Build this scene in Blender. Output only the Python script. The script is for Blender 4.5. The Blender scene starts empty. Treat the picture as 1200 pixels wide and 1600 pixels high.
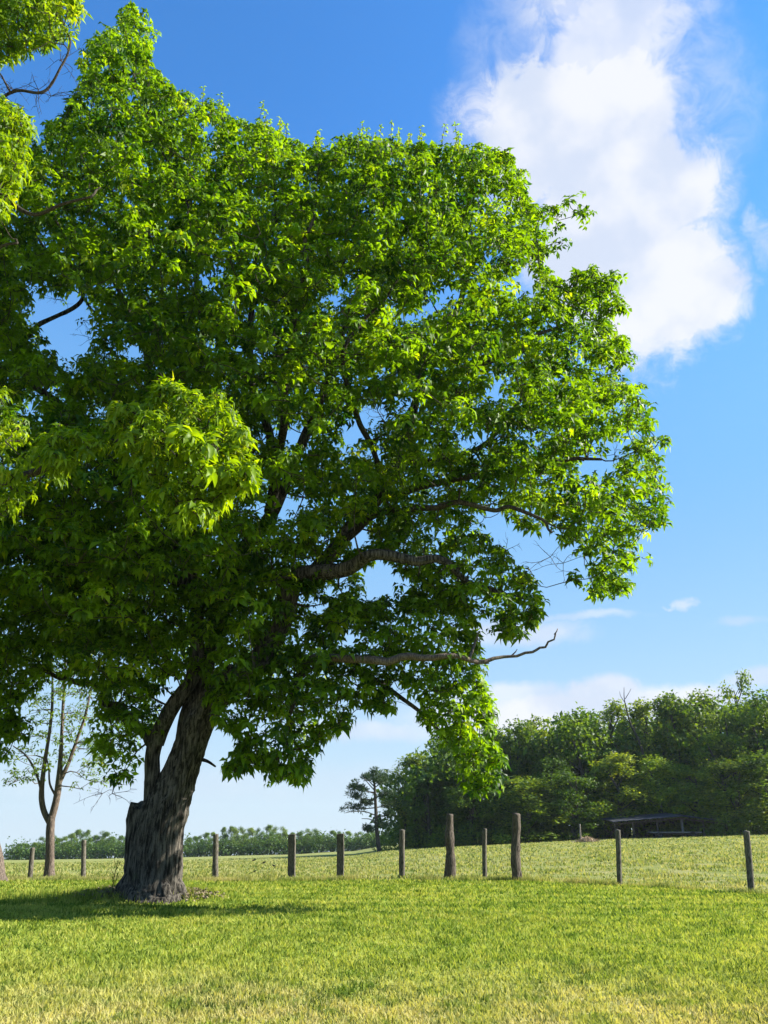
import bpy, math, random
import numpy as np
from mathutils import Vector

random.seed(7)
RNG = np.random.default_rng(7)
sc = bpy.context.scene
R = math.radians

# ------------------------------------------------------------------ camera
F, HOR, EYE = 1250.0, 1298.0, 1.5
PITCH = math.atan((HOR - 800) / F)
CP, SP = math.cos(PITCH), math.sin(PITCH)
cam = bpy.data.cameras.new('camera')
cam.sensor_fit = 'VERTICAL'; cam.sensor_height = 36; cam.lens = F / 1600 * 36
cam.clip_start = .1; cam.clip_end = 6000
camo = bpy.data.objects.new('camera', cam)
sc.collection.objects.link(camo)
camo.location = (0, 0, EYE); camo.rotation_euler = (R(90) + PITCH, 0, 0)
sc.camera = camo

# ------------------------------------------------------------------ light
HAZE = .00009
SUN_EL, SUN_AZ = R(31), R(7)         # SUN_AZ: angle from +x towards +y
sun = bpy.data.lights.new('sun', 'SUN')
sun.energy = 5.0; sun.angle = R(.53); sun.color = (1, .94, .82)
suno = bpy.data.objects.new('sun', sun); sc.collection.objects.link(suno)
sd = Vector((math.cos(SUN_EL) * math.cos(SUN_AZ), math.cos(SUN_EL) * math.sin(SUN_AZ), math.sin(SUN_EL)))
suno.rotation_euler = sd.to_track_quat('Z', 'Y').to_euler()
suno.location = (40, 0, 60)

vs = sc.view_settings
sc.display_settings.display_device = 'sRGB'
vs.view_transform = 'Standard'; vs.look = 'None'; vs.gamma = 1; vs.use_curve_mapping = False
vs.exposure = 1.55


def raydir(px, py):
    return (px - 600.0, F * CP - (800 - py) * SP, F * SP + (800 - py) * CP)


def at(px, py, Y):                      # the place seen at a pixel of the photograph, Y metres ahead
    d = raydir(px, py)
    return np.array([d[0] / d[1] * Y, Y, EYE + d[2] / d[1] * Y])


def azel(px, py):
    d = raydir(px, py)
    return math.atan2(d[0], d[1]), math.atan2(d[2], math.hypot(d[0], d[1]))


class NT:
    """small helper for node trees"""
    def __init__(s, tree):
        s.t = tree; s.n = tree.nodes; s.l = tree.links
    def new(s, typ, **kw):
        n = s.n.new(typ)
        for k, v in kw.items():
            setattr(n, k, v)
        return n
    def link(s, a, b):
        s.l.new(a, b)
    def setin(s, sock, v):
        if hasattr(v, 'is_output'):
            s.l.new(v, sock)
        else:
            sock.default_value = v
    def math(s, op, a, b=None, c=None, clamp=False):
        n = s.n.new('ShaderNodeMath'); n.operation = op; n.use_clamp = clamp
        s.setin(n.inputs[0], a)
        if b is not None: s.setin(n.inputs[1], b)
        if c is not None: s.setin(n.inputs[2], c)
        return n.outputs[0]
    def mapr(s, v, a, b, c=0.0, d=1.0, smooth=True):
        n = s.n.new('ShaderNodeMapRange')
        n.interpolation_type = 'SMOOTHSTEP' if smooth else 'LINEAR'
        s.setin(n.inputs['Value'], v)
        n.inputs['From Min'].default_value = a; n.inputs['From Max'].default_value = b
        n.inputs['To Min'].default_value = c; n.inputs['To Max'].default_value = d
        return n.outputs[0]
    def mix(s, f, a, b, blend='MIX'):
        n = s.n.new('ShaderNodeMix'); n.data_type = 'RGBA'; n.blend_type = blend
        s.setin(n.inputs[0], f)
        for i, v in ((6, a), (7, b)):
            if isinstance(v, tuple) and len(v) == 3: v = v + (1,)
            s.setin(n.inputs[i], v)
        return n.outputs[2]
    def noise(s, vec, scale, detail=4, rough=.55, out=0, dist=0.0):
        n = s.n.new('ShaderNodeTexNoise')
        if vec is not None: s.l.new(vec, n.inputs['Vector'])
        n.inputs['Scale'].default_value = scale; n.inputs['Detail'].default_value = detail
        n.inputs['Roughness'].default_value = rough; n.inputs['Distortion'].default_value = dist
        return n.outputs[out]
    def comb(s, x, y, z):
        n = s.n.new('ShaderNodeCombineXYZ')
        for i, v in enumerate((x, y, z)): s.setin(n.inputs[i], v)
        return n.outputs[0]


# ------------------------------------------------------------------ sky with clouds (world)
world = bpy.data.worlds.new('World'); sc.world = world; world.use_nodes = True
w = NT(world.node_tree); w.n.clear()
sky = w.new('ShaderNodeTexSky', sky_type='NISHITA')
sky.sun_disc = False; sky.sun_elevation = SUN_EL; sky.sun_rotation = R(90) - SUN_AZ
sky.altitude = 200; sky.air_density = 1.0; sky.dust_density = 0.4; sky.ozone_density = 1.5
hsv = w.new('ShaderNodeHueSaturation'); hsv.inputs['Saturation'].default_value = 1.12
hsv.inputs['Value'].default_value = 1.02
w.link(sky.outputs[0], hsv.inputs['Color'])
tc = w.new('ShaderNodeTexCoord')
sep = w.new('ShaderNodeSeparateXYZ'); w.link(tc.outputs['Generated'], sep.inputs[0])
AZ = w.math('ARCTAN2', sep.outputs[0], sep.outputs[1])
EL = w.math('ARCSINE', sep.outputs[2])
dirv = tc.outputs['Generated']
nz = w.new('ShaderNodeTexNoise'); w.link(dirv, nz.inputs['Vector'])
nz.inputs['Scale'].default_value = 7; nz.inputs['Detail'].default_value = 7; nz.inputs['Roughness'].default_value = .62
nsep = w.new('ShaderNodeSeparateColor'); w.link(nz.outputs['Color'], nsep.inputs[0])
nz2 = w.new('ShaderNodeTexNoise'); w.link(dirv, nz2.inputs['Vector'])
nz2.inputs['Scale'].default_value = 24; nz2.inputs['Detail'].default_value = 8; nz2.inputs['Roughness'].default_value = .68
nz2.inputs['Distortion'].default_value = .6
n2sep = w.new('ShaderNodeSeparateColor'); w.link(nz2.outputs['Color'], n2sep.inputs[0])
AZw = w.math('ADD', AZ, w.math('ADD', w.math('MULTIPLY_ADD', nsep.outputs[0], .12, -.06), w.math('MULTIPLY_ADD', n2sep.outputs[0], .08, -.04)))
ELw = w.math('ADD', EL, w.math('ADD', w.math('MULTIPLY_ADD', nsep.outputs[1], .13, -.065), w.math('MULTIPLY_ADD', n2sep.outputs[1], .075, -.0375)))
ELs = w.math('ADD', EL, w.math('MULTIPLY_ADD', nsep.outputs[1], .05, -.025))


def cloud(px, py, rx, ry, soft=.5, amount=1.0, flat=False):
    """a soft-edged lobe of cloud: centre and half sizes, measured on the photograph"""
    a0, e0 = azel(px, py)
    a1, e1 = azel(px + rx, py); a2, e2 = azel(px, py - ry)
    ra = math.hypot((a1 - a0), (e1 - e0)); re = abs(e2 - e0)
    dx = w.math('DIVIDE', w.math('SUBTRACT', AZw, a0), max(ra, 1e-3))
    dy = w.math('DIVIDE', w.math('SUBTRACT', ELs if flat else ELw, e0), max(re, 1e-3))
    d = w.math('SQRT', w.math('ADD', w.math('MULTIPLY', dx, dx), w.math('MULTIPLY', dy, dy)))
    return w.mapr(d, 1.0 + soft * .5, 1.0 - soft * .5, 0.0, amount)


def cmax(lst):
    r = lst[0]
    for x in lst[1:]: r = w.math('MAXIMUM', r, x)
    return r


big = cmax([cloud(905, 190, 205, 130, .6), cloud(975, 310, 170, 130, .55), cloud(1020, 455, 135, 120, .5), cloud(925, 400, 120, 130, .6),
            cloud(1000, 530, 75, 60, .8, .95), cloud(955, 55, 150, 120, .8, .92), cloud(945, -50, 185, 110, .9, .85),
            cloud(1190, 370, 26, 34, 1.1, .55), cloud(1110, 120, 60, 140, 1.4, .35), cloud(790, 110, 60, 110, 1.4, .35)])
low = cmax([cloud(*c, flat=True) for c in (
    (900, 1118, 260, 38, .9, .95), (945, 1084, 60, 22, .8, .9), (1060, 1092, 120, 22, .9, .9), (790, 1085, 90, 14, 1.0, .7), (1190, 1060, 50, 16, 1.0, .7),
    (800, 995, 100, 20, 1.2, .75), (920, 966, 70, 6, 1.4, .45), (1068, 948, 16, 6, 1.2, .6), (1160, 965, 40, 6, 1.3, .4), (575, 1140, 110, 14, 1.3, .6),
    (660, 1210, 190, 22, 1.6, .35), (300, 1225, 260, 26, 1.6, .3))])
# ordinary fair-weather wisps over the rest of the sky, outside the frame
band = w.noise(w.comb(w.math('MULTIPLY', AZ, 2.0), w.math('MULTIPLY', EL, 5.0), 3.3), 1.7, 8, .6)
rest = w.math('MULTIPLY', w.mapr(band, .55, .75, 0, .75), w.mapr(w.math('ABSOLUTE', AZ), .55, .8))
edge = w.mapr(n2sep.outputs[2], .30, .62, .25, 1.0)
thin = w.math('MULTIPLY', big, w.math('MAXIMUM', edge, w.mapr(big, .5, 1.0)))
mask = w.math('MINIMUM', w.math('MAXIMUM', w.math('MAXIMUM', thin, low), rest), 1.0)
shape = w.noise(dirv, 9, 5, .5)
ccol = w.mix(w.mapr(shape, .42, .62), (4.5, 4.95, 5.85), (5.9, 5.98, 6.25))
tint = w.mix(1.0, hsv.outputs[0], (.80, 1.50, 2.02), 'MULTIPLY')
haze_el = w.math('MULTIPLY', w.math('POWER', w.mapr(EL, .42, 0.0, smooth=False), 1.6), .92)
mid = w.mix(w.math('MULTIPLY', w.mapr(EL, .85, .30), .8), tint, (1.65, 3.35, 5.3))
skyc = w.mix(haze_el, mid, (4.3, 5.1, 5.7))
tot = w.mix(w.math('MULTIPLY', mask, .94), skyc, ccol)
bg = w.new('ShaderNodeBackground'); bg.inputs['Strength'].default_value = .056
w.link(tot, bg.inputs['Color'])
wo = w.new('ShaderNodeOutputWorld'); w.link(bg.outputs[0], wo.inputs['Surface'])

try:
    cy = sc.cycles
    cy.max_bounces = 5; cy.diffuse_bounces = 1; cy.transmission_bounces = 4; cy.glossy_bounces = 2
    cy.use_denoising = True; cy.caustics_reflective = False; cy.caustics_refractive = False
    cy.volume_bounces = 0
except Exception:
    pass

# ------------------------------------------------------------------ small numeric noise
def vnoise(x, y, z=0.0, seed=0):
    x = np.asarray(x, float); y = np.asarray(y, float); z = np.asarray(z, float) + np.zeros_like(x)
    xi, yi, zi = np.floor(x), np.floor(y), np.floor(z)
    fx, fy, fz = x - xi, y - yi, z - zi
    fx = fx * fx * (3 - 2 * fx); fy = fy * fy * (3 - 2 * fy); fz = fz * fz * (3 - 2 * fz)
    def h(a, b, c):
        v = np.sin(a * 127.1 + b * 311.7 + c * 74.7 + seed * 19.19) * 43758.5453
        return v - np.floor(v)
    r = 0
    for i in (0, 1):
        for j in (0, 1):
            for k in (0, 1):
                r = r + h(xi + i, yi + j, zi + k) * (fx if i else 1 - fx) * (fy if j else 1 - fy) * (fz if k else 1 - fz)
    return r


# ------------------------------------------------------------------ terrain
S_AZ = [-.55, -.42, -.22, -.10, -.035, 0.0, .07, .22, .42, .6]
S_SL = [-.031, -.030, -.0262, -.0225, -.0190, -.0125, -.0060, .0025, .0125, .016]
FX = [-16, -12.5, -6.0, 0.5, 3.0, 5.0, 7.5, 9.6, 14]
FY = [29.3, 28.2, 28.2, 28.6, 28.4, 27.4, 25.2, 22.4, 18.5]


def fence_y(x):
    return np.interp(x, FX, FY)


def terrain(x, y):
    x = np.asarray(x, float); y = np.asarray(y, float)
    yy = np.maximum(y, 1.0)
    a = np.arctan2(x, yy)
    s = np.interp(a, S_AZ, S_SL)
    fy = fence_y(x) + 2
    z = s * (np.clip(yy, fy, 345) - fy)
    z = z - np.clip(yy - 350, 0, 1200) * .03
    near = np.clip(1 - yy / 60, 0, 1)
    z = z + (vnoise(x * .25, y * .25) - .5) * .08 * near * np.clip(yy / 20, 0, 1)
    field = np.clip((yy - fy) / 10, 0, 1)
    z = z + (vnoise(x * .09, y * .06, 3) - .5) * .25 * field
    d2 = (x + 5.55) ** 2 + (y - 20.6) ** 2                    # roots lift the ground round the big trunk
    z = z + .16 * np.exp(-d2 / 2.6)
    return z


def tz(x, y):
    return float(terrain(np.array([x]), np.array([y]))[0])


def ground_at(px, py, lo=6, hi=500):
    """where the line of sight through a pixel meets the ground"""
    prev = lo
    for Y in np.geomspace(lo, hi, 1500):
        p = at(px, py, Y)
        if p[2] <= tz(p[0], p[1]):
            return np.array([p[0], p[1], tz(p[0], p[1])])
        prev = Y
    p = at(px, py, hi); return p


# ------------------------------------------------------------------ object helpers
COL = sc.collection


def tag(o, label=None, cat=None, group=None, kind=None):
    if label: o['label'] = label
    if cat: o['category'] = cat
    if group: o['group'] = group
    if kind: o['kind'] = kind
    return o


def empty(name, loc, label, cat, group=None, rz=0.0):
    o = bpy.data.objects.new(name, None); COL.objects.link(o)
    o.location = loc; o.rotation_euler = (0, 0, rz); o.empty_display_size = .3
    return tag(o, label, cat, group)


def mesh_np(name, V, Fs, mat, parent=None, smooth=True, tone=None, origin=None):
    """V (n,3); Fs: list of (m,k) index arrays; world coordinates; parent at its own place"""
    me = bpy.data.meshes.new(name)
    V = np.asarray(V, np.float32)
    off = np.zeros(3, np.float32)
    if parent is not None and origin is None: off = np.array(parent['_o'], np.float32) if '_o' in parent else np.array(parent.location, np.float32)
    if origin is not None: off = np.array(origin, np.float32)
    V = V - off
    nl = sum(f.size for f in Fs); nf = sum(len(f) for f in Fs)
    me.vertices.add(len(V)); me.vertices.foreach_set('co', V.ravel())
    me.loops.add(nl); me.loops.foreach_set('vertex_index', np.concatenate([f.ravel() for f in Fs]).astype(np.int32))
    tot_ = np.concatenate([np.full(len(f), f.shape[1], np.int32) for f in Fs])
    st = np.concatenate([[0], np.cumsum(tot_)[:-1]]).astype(np.int32)
    me.polygons.add(nf); me.polygons.foreach_set('loop_start', st); me.polygons.foreach_set('loop_total', tot_)
    me.polygons.foreach_set('use_smooth', np.full(nf, smooth))
    if tone is not None:
        at_ = me.attributes.new('tone', 'FLOAT', 'POINT'); at_.data.foreach_set('value', np.asarray(tone, np.float32))
    me.update(calc_edges=True); me.validate()
    me.materials.append(mat)
    o = bpy.data.objects.new(name, me); COL.objects.link(o)
    if parent is not None: o.parent = parent
    elif origin is not None: o.location = [float(a) for a in off]
    return o


class Acc:
    """collects pieces into one mesh"""
    def __init__(s): s.V = []; s.F = {3: [], 4: []}; s.n = 0
    def add(s, V, Fs):
        s.V.append(np.asarray(V, float))
        for f in Fs:
            f = np.asarray(f, int)
            s.F[f.shape[1]].append(f + s.n)
        s.n += len(V)
    def build(s, name, mat, parent=None, **k):
        Fs = [np.concatenate(s.F[q]) for q in (3, 4) if s.F[q]]
        return mesh_np(name, np.concatenate(s.V), Fs, mat, parent, **k)


def catmull(P, n):
    P = np.asarray(P, float)
    if len(P) == 2:
        t = np.linspace(0, 1, n)[:, None]; return P[0] * (1 - t) + P[1] * t
    Q = np.vstack([2 * P[0] - P[1], P, 2 * P[-1] - P[-2]])
    seg = len(P) - 1; u = np.linspace(0, seg, n); i = np.minimum(u.astype(int), seg - 1); t = (u - i)[:, None]
    a, b, c, d = Q[i], Q[i + 1], Q[i + 2], Q[i + 3]
    return .5 * ((2 * b) + (-a + c) * t + (2 * a - 5 * b + 4 * c - d) * t ** 2 + (-a + 3 * b - 3 * c + d) * t ** 3)


def tube(P, rad, sides=6, caps=True, bark=0.0, seed=0, jag=0.0):
    """a tapered tube along a smooth line (P: points, rad: radii at the points)"""
    P = np.asarray(P, float); n = len(P); rad = np.asarray(rad, float)
    T = np.gradient(P, axis=0); T /= np.linalg.norm(T, axis=1)[:, None] + 1e-9
    ref = np.array([0.13, 1.0, 0.05]) if abs(T[0][1]) < .9 else np.array([1.0, .1, .1])
    U = np.cross(T, ref); U /= np.linalg.norm(U, axis=1)[:, None] + 1e-9
    W = np.cross(T, U)
    th = np.linspace(0, 2 * math.pi, sides, endpoint=False)
    c, s_ = np.cos(th), np.sin(th)
    rr = np.repeat(rad[:, None], sides, 1)
    if bark > 0:
        L = np.concatenate([[0], np.cumsum(np.linalg.norm(np.diff(P, axis=0), axis=1))])
        TH, LL = np.meshgrid(th, L)
        cx, sx = np.cos(TH), np.sin(TH)
        k = np.maximum(rad[:, None], .1)
        swirl = (vnoise(cx * 2, sx * 2, LL * .8, seed) - .5) * 1.1
        cx, sx = np.cos(TH + swirl * .35), np.sin(TH + swirl * .35)
        r1 = 1 - np.abs(2 * vnoise(cx * k * 13, sx * k * 13, LL * 1.3, seed) - 1)
        r2 = 1 - np.abs(2 * vnoise(cx * k * 31, sx * k * 31, LL * 3.0, seed + 5) - 1)
        lump = vnoise(cx * 1.6, sx * 1.6, LL * 1.1, seed + 9) - .5
        rr = rr * (1 + lump * .22) + bark * ((r1 ** 1.6 - .5) * 1.5 + (r2 - .5) * .7)
    V = P[:, None, :] + rr[..., None] * (c[None, :, None] * U[:, None, :] + s_[None, :, None] * W[:, None, :])
    if jag > 0:
        V[-1, :, 2] += (vnoise(c * 4, s_ * 4, 0, seed) - .3) * jag
        V[-2, :, 2] += (vnoise(c * 4, s_ * 4, 0, seed) - .3) * jag * .6
    V = V.reshape(-1, 3)
    i = np.arange(n - 1)[:, None] * sides; j = np.arange(sides)[None, :]; j2 = (j + 1) % sides
    quads = np.stack([i + j, i + j2, i + sides + j2, i + sides + j], -1).reshape(-1, 4)
    Fs = [quads]
    if caps:
        V = np.vstack([V, P[-1] + T[-1] * rad[-1] * .3])
        tip = n * sides; b = (n - 1) * sides
        jj = np.arange(sides)
        Fs.append(np.stack([b + jj, b + (jj + 1) % sides, np.full(sides, tip)], -1))
    return V, Fs


def rint(r, n):
    r = np.asarray(r, float); return np.interp(np.linspace(0, len(r) - 1, n), np.arange(len(r)), r)


def nrm(v):
    return v / (np.linalg.norm(v, axis=-1, keepdims=True) + 1e-9)


def leaves_mesh(B, D, Nn, L, Wd, bend=.35, fine=False):
    """many leaves at once: base points, directions, up-normals, lengths, widths -> V, faces"""
    n = len(B); D = nrm(D); S = nrm(np.cross(D, Nn)); N = np.cross(S, D)
    L = L[:, None]; Wd = Wd[:, None]
    if not fine:
        mid = B + D * L * .55 + N * L * .05
        a = B + D * L * .5 + S * Wd * .5 + N * L * .03 + N * Wd * .22
        b = B + D * L * .5 - S * Wd * .5 + N * L * .03 + N * Wd * .22
        tip = B + D * L - N * L * bend
        V = np.stack([B, a, mid, b, tip], 1).reshape(-1, 3)
        k = np.arange(n)[:, None] * 5
        Fc = np.concatenate([k + np.array([[0, 1, 2]]), k + np.array([[0, 2, 3]]), k + np.array([[1, 4, 2]]), k + np.array([[2, 4, 3]])])
        return V, [Fc], 5
    pts = []
    for t, wv, dz in ((.0, .05, 0), (.3, .62, .05), (.58, 1.0, .03), (.82, .66, -.12), (1.0, 0.0, -.3)):
        c = B + D * L * t + N * L * dz * (bend / .3)
        if wv == 0: pts.append(c)
        else:
            pts += [c + S * Wd * .5 * wv + N * Wd * .18 * wv, c, c - S * Wd * .5 * wv + N * Wd * .18 * wv]
    V = np.stack(pts, 1).reshape(-1, 3); m = len(pts)
    k = np.arange(n)[:, None] * m
    q = []
    for r in range(3):
        o = r * 3
        q.append(k + np.array([[o, o + 3, o + 4, o + 1]])); q.append(k + np.array([[o + 1, o + 4, o + 5, o + 2]]))
    Fq = np.concatenate(q)
    Ft = np.concatenate([k + np.array([[9, 12, 10]]), k + np.array([[10, 12, 11]])])
    return V, [Ft, Fq], m


# ------------------------------------------------------------------ materials
def newmat(name):
    m = bpy.data.materials.new(name); m.use_nodes = True
    t = NT(m.node_tree); t.n.clear()
    out = t.new('ShaderNodeOutputMaterial')
    return m, t, out


def leaf_mat(name, dark, light, young, trans=.5, gloss=.35, tscale=1.0, objvar=0.0):
    m, t, out = newmat(name)
    a = t.new('ShaderNodeAttribute', attribute_name='tone')
    ge = t.new('ShaderNodeNewGeometry')
    n = t.noise(ge.outputs['Position'], .35, 2)
    v = t.math('ADD', a.outputs['Fac'], t.math('MULTIPLY_ADD', n, .5, -.25), clamp=True)
    c = t.mix(t.mapr(v, 0, .8, smooth=False), dark, light)
    c = t.mix(t.mapr(v, .8, 1.1), c, young)
    if objvar:
        oi = t.new('ShaderNodeObjectInfo')
        h = t.new('ShaderNodeHueSaturation')
        t.link(t.math('MULTIPLY_ADD', oi.outputs['Random'], -.05 * objvar, .5 + .02 * objvar), h.inputs['Hue'])
        t.link(t.math('MULTIPLY_ADD', oi.outputs['Random'], .8 * objvar, 1 - .4 * objvar), h.inputs['Value'])
        t.link(c, h.inputs['Color']); c = h.outputs[0]
    p = t.new('ShaderNodeBsdfPrincipled')
    p.inputs['Roughness'].default_value = .5; p.inputs['Specular IOR Level'].default_value = gloss
    t.link(c, p.inputs['Base Color'])
    tr = t.new('ShaderNodeBsdfTranslucent')
    tc_ = t.mix(1.0, c, (1.9 * tscale, 1.65 * tscale, .3 * tscale, 1), 'MULTIPLY'); t.link(tc_, tr.inputs['Color'])
    mx = t.new('ShaderNodeMixShader'); mx.inputs[0].default_value = trans
    t.link(p.outputs[0], mx.inputs[1]); t.link(tr.outputs[0], mx.inputs[2]); t.link(mx.outputs[0], out.inputs['Surface'])
    return m


def bark_mat(name, c0, c1, scale=1.0, bump=.6):
    m, t, out = newmat(name)
    ge = t.new('ShaderNodeNewGeometry')
    mp = t.new('ShaderNodeMapping'); mp.inputs['Scale'].default_value = (9 * scale, 9 * scale, 1.1 * scale)
    t.link(ge.outputs['Position'], mp.inputs[0])
    n1 = t.noise(mp.outputs[0], 2.0, 6, .65, dist=.4)
    n2 = t.noise(ge.outputs['Position'], 1.3, 3)
    n3 = t.noise(ge.outputs['Position'], 60 * scale, 3)
    f = t.mapr(t.math('ADD', n1, t.math('MULTIPLY_ADD', n3, .2, -.1)), .38, .66)
    c = t.mix(f, c0, c1)
    c = t.mix(t.mapr(n2, .55, .75, 0, .35), c, (.10, .12, .07))
    p = t.new('ShaderNodeBsdfPrincipled'); p.inputs['Roughness'].default_value = .95
    p.inputs['Specular IOR Level'].default_value = .1
    t.link(c, p.inputs['Base Color'])
    b = t.new('ShaderNodeBump'); b.inputs['Strength'].default_value = bump; b.inputs['Distance'].default_value = .03
    t.link(t.math('ADD', n1, t.math('MULTIPLY', n3, .3)), b.inputs['Height']); t.link(b.outputs[0], p.inputs['Normal'])
    t.link(p.outputs[0], out.inputs['Surface'])
    return m


def grass_mat(name, field, blades):
    """one colour recipe by place for the soil sheet and for the blades that grow on it"""
    m, t, out = newmat(name)
    ge = t.new('ShaderNodeNewGeometry'); pos = ge.outputs['Position']
    n1 = t.noise(pos, .35, 4, .6); n2 = t.noise(pos, 1.9, 5, .65); n3 = t.noise(pos, 12, 4, .7)
    sp = t.new('ShaderNodeSeparateXYZ'); t.link(pos, sp.inputs[0])
    if field:
        mp = t.new('ShaderNodeMapping'); mp.inputs['Scale'].default_value = (.35, .9, .5); t.link(pos, mp.inputs[0])
        n4 = t.noise(mp.outputs[0], 1.2, 5, .65)
        c = t.mix(t.mapr(n2, .35, .65), (.16, .21, .055), (.27, .29, .10))
        c = t.mix(t.mapr(n4, .42, .68), c, (.36, .33, .15))
        c = t.mix(t.mapr(n3, .5, .72, 0, .5), c, (.14, .18, .05))
    else:
        c = t.mix(t.mapr(n2, .32, .66), (.175, .24, .038), (.32, .37, .075))
        c = t.mix(t.mapr(n1, .48, .70, 0, .5), c, (.36, .36, .08))
        # the near edge of the lawn is drier
        dry = t.math('MULTIPLY', t.mapr(t.math('ADD', sp.outputs[1], t.math('MULTIPLY', n1, 5.5)), 14.2, 9.8), t.mapr(n2, .30, .6))
        c = t.mix(t.math('MULTIPLY', dry, .85), c, (.52, .43, .21))
        # mowing lines run along the fence
        mow = t.math('SINE', t.math('MULTIPLY', t.math('ADD', t.math('ADD', sp.outputs[1], t.math('MULTIPLY', sp.outputs[0], .17)), t.math('MULTIPLY', n1, .8)), 4.6))
        c = t.mix(t.math('MULTIPLY', t.mapr(mow, .0, .9, 0, .6), t.mapr(sp.outputs[1], 13, 18)), c, (.05, .12, .012))
    if blades:
        a = t.new('ShaderNodeAttribute', attribute_name='tone')
        c = t.mix(t.mapr(a.outputs['Fac'], .55, 1.0, 0, .8), c, (.40, .39, .11) if not field else (.42, .38, .17))
        c = t.mix(t.mapr(a.outputs['Fac'], .45, 0.0, 0, .75), c, (.03, .085, .012))
        d = t.new('ShaderNodeBsdfDiffuse'); t.link(c, d.inputs['Color'])
        tr = t.new('ShaderNodeBsdfTranslucent'); t.link(t.mix(1.0, c, (1.35, 1.3, .6, 1), 'MULTIPLY'), tr.inputs['Color'])
        mx = t.new('ShaderNodeMixShader'); mx.inputs[0].default_value = .4
        t.link(d.outputs[0], mx.inputs[1]); t.link(tr.outputs[0], mx.inputs[2]); t.link(mx.outputs[0], out.inputs['Surface'])
    else:
        c = t.mix(t.mapr(n3, .4, .65, 0, .6), c, (.06, .10, .02) if not field else (.13, .14, .04))
        p = t.new('ShaderNodeBsdfPrincipled'); p.inputs['Roughness'].default_value = 1.0
        p.inputs['Specular IOR Level'].default_value = 0.0
        t.link(c, p.inputs['Base Color'])
        b = t.new('ShaderNodeBump'); b.inputs['Strength'].default_value = .8; b.inputs['Distance'].default_value = .1 if field else .04
        t.link(t.math('ADD', n3, n2), b.inputs['Height']); t.link(b.outputs[0], p.inputs['Normal'])
        t.link(p.outputs[0], out.inputs['Surface'])
    return m


def plain_mat(name, c0, c1, scale=8, rough=.9, stretch=(1, 1, 1), bump=.3):
    m, t, out = newmat(name)
    tcn = t.new('ShaderNodeTexCoord')
    mp = t.new('ShaderNodeMapping'); mp.inputs['Scale'].default_value = stretch; t.link(tcn.outputs['Object'], mp.inputs[0])
    n = t.noise(mp.outputs[0], scale, 5, .65)
    p = t.new('ShaderNodeBsdfPrincipled'); p.inputs['Roughness'].default_value = rough; p.inputs['Specular IOR Level'].default_value = .15
    t.link(t.mix(t.mapr(n, .35, .65), c0, c1), p.inputs['Base Color'])
    b = t.new('ShaderNodeBump'); b.inputs['Strength'].default_value = bump; b.inputs['Distance'].default_value = .02
    t.link(n, b.inputs['Height']); t.link(b.outputs[0], p.inputs['Normal'])
    t.link(p.outputs[0], out.inputs['Surface'])
    return m


M_LEAF = leaf_mat('leaf_green', (.012, .048, .005), (.132, .245, .006), (.23, .29, .012), .5, .25, 1.35)
M_LEAF2 = leaf_mat('leaf_yellow_green', (.035, .095, .005), (.18, .28, .009), (.26, .29, .02), .5, .25, 1.3)
M_YOUNG = leaf_mat('leaf_pale', (.06, .12, .02), (.13, .21, .05), (.22, .26, .08), .5, .3)
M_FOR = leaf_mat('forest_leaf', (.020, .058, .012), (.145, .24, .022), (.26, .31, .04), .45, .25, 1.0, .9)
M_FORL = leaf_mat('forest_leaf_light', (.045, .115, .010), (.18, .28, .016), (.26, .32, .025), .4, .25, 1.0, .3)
M_PINE = leaf_mat('pine_needles', (.02, .045, .018), (.04, .08, .03), (.07, .10, .05), .2, .2)
M_FAR = leaf_mat('far_leaf', (.035, .085, .016), (.135, .22, .028), (.19, .28, .035), .35, .2, 1.0, .7)
M_BARK = bark_mat('furrowed_bark', (.012, .011, .010), (.125, .112, .095))
M_BARK2 = bark_mat('branch_bark', (.02, .017, .014), (.10, .085, .07), 2.5)
M_BARKY = bark_mat('young_bark', (.05, .04, .035), (.19, .15, .12), 2.5)
M_DEAD = bark_mat('dead_wood', (.10, .085, .07), (.30, .26, .21), 3)
M_FBARK = bark_mat('forest_bark', (.03, .026, .022), (.09, .078, .065), .6)

# ------------------------------------------------------------------ ground
def sheet(name, ys, xs, yfun, mat, kind='structure', lift=0.0):
    X, T_ = np.meshgrid(xs, ys)
    Yv = yfun(X, T_)
    Z = terrain(X, Yv) + lift
    n, m_ = X.shape
    V = np.stack([X, Yv, Z], -1).reshape(-1, 3)
    i = np.arange(n - 1)[:, None] * m_; j = np.arange(m_ - 1)[None, :]
    q = np.stack([i + j, i + j + 1, i + m_ + j + 1, i + m_ + j], -1).reshape(-1, 4)
    o = mesh_np(name, V, [q], mat)
    return tag(o, kind=kind)


xs = np.concatenate([-np.geomspace(900, 30, 40), np.linspace(-29, 29, 90), np.geomspace(30, 900, 40)])
lawn = sheet('lawn', np.concatenate([np.linspace(-1, 0, 6)[:-1], np.linspace(0, 1, 110)]), xs,
             lambda X, t: np.where(t < 0, t * 60, t * (fence_y(X) + .35)), grass_mat('lawn_ground', False, False))
lawn['label'] = 'short mown yellow-green lawn in front of the fence posts'
pasture = sheet('pasture', np.concatenate([np.linspace(0, .25, 70)[:-1], np.linspace(.25, 1, 80)]), xs,
                lambda X, t: (fence_y(X) + .35) * ((1500 / (fence_y(X) + .35)) ** t), grass_mat('pasture_ground', True, False))
pasture['label'] = 'pale rough pasture beyond the fence posts'


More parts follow.
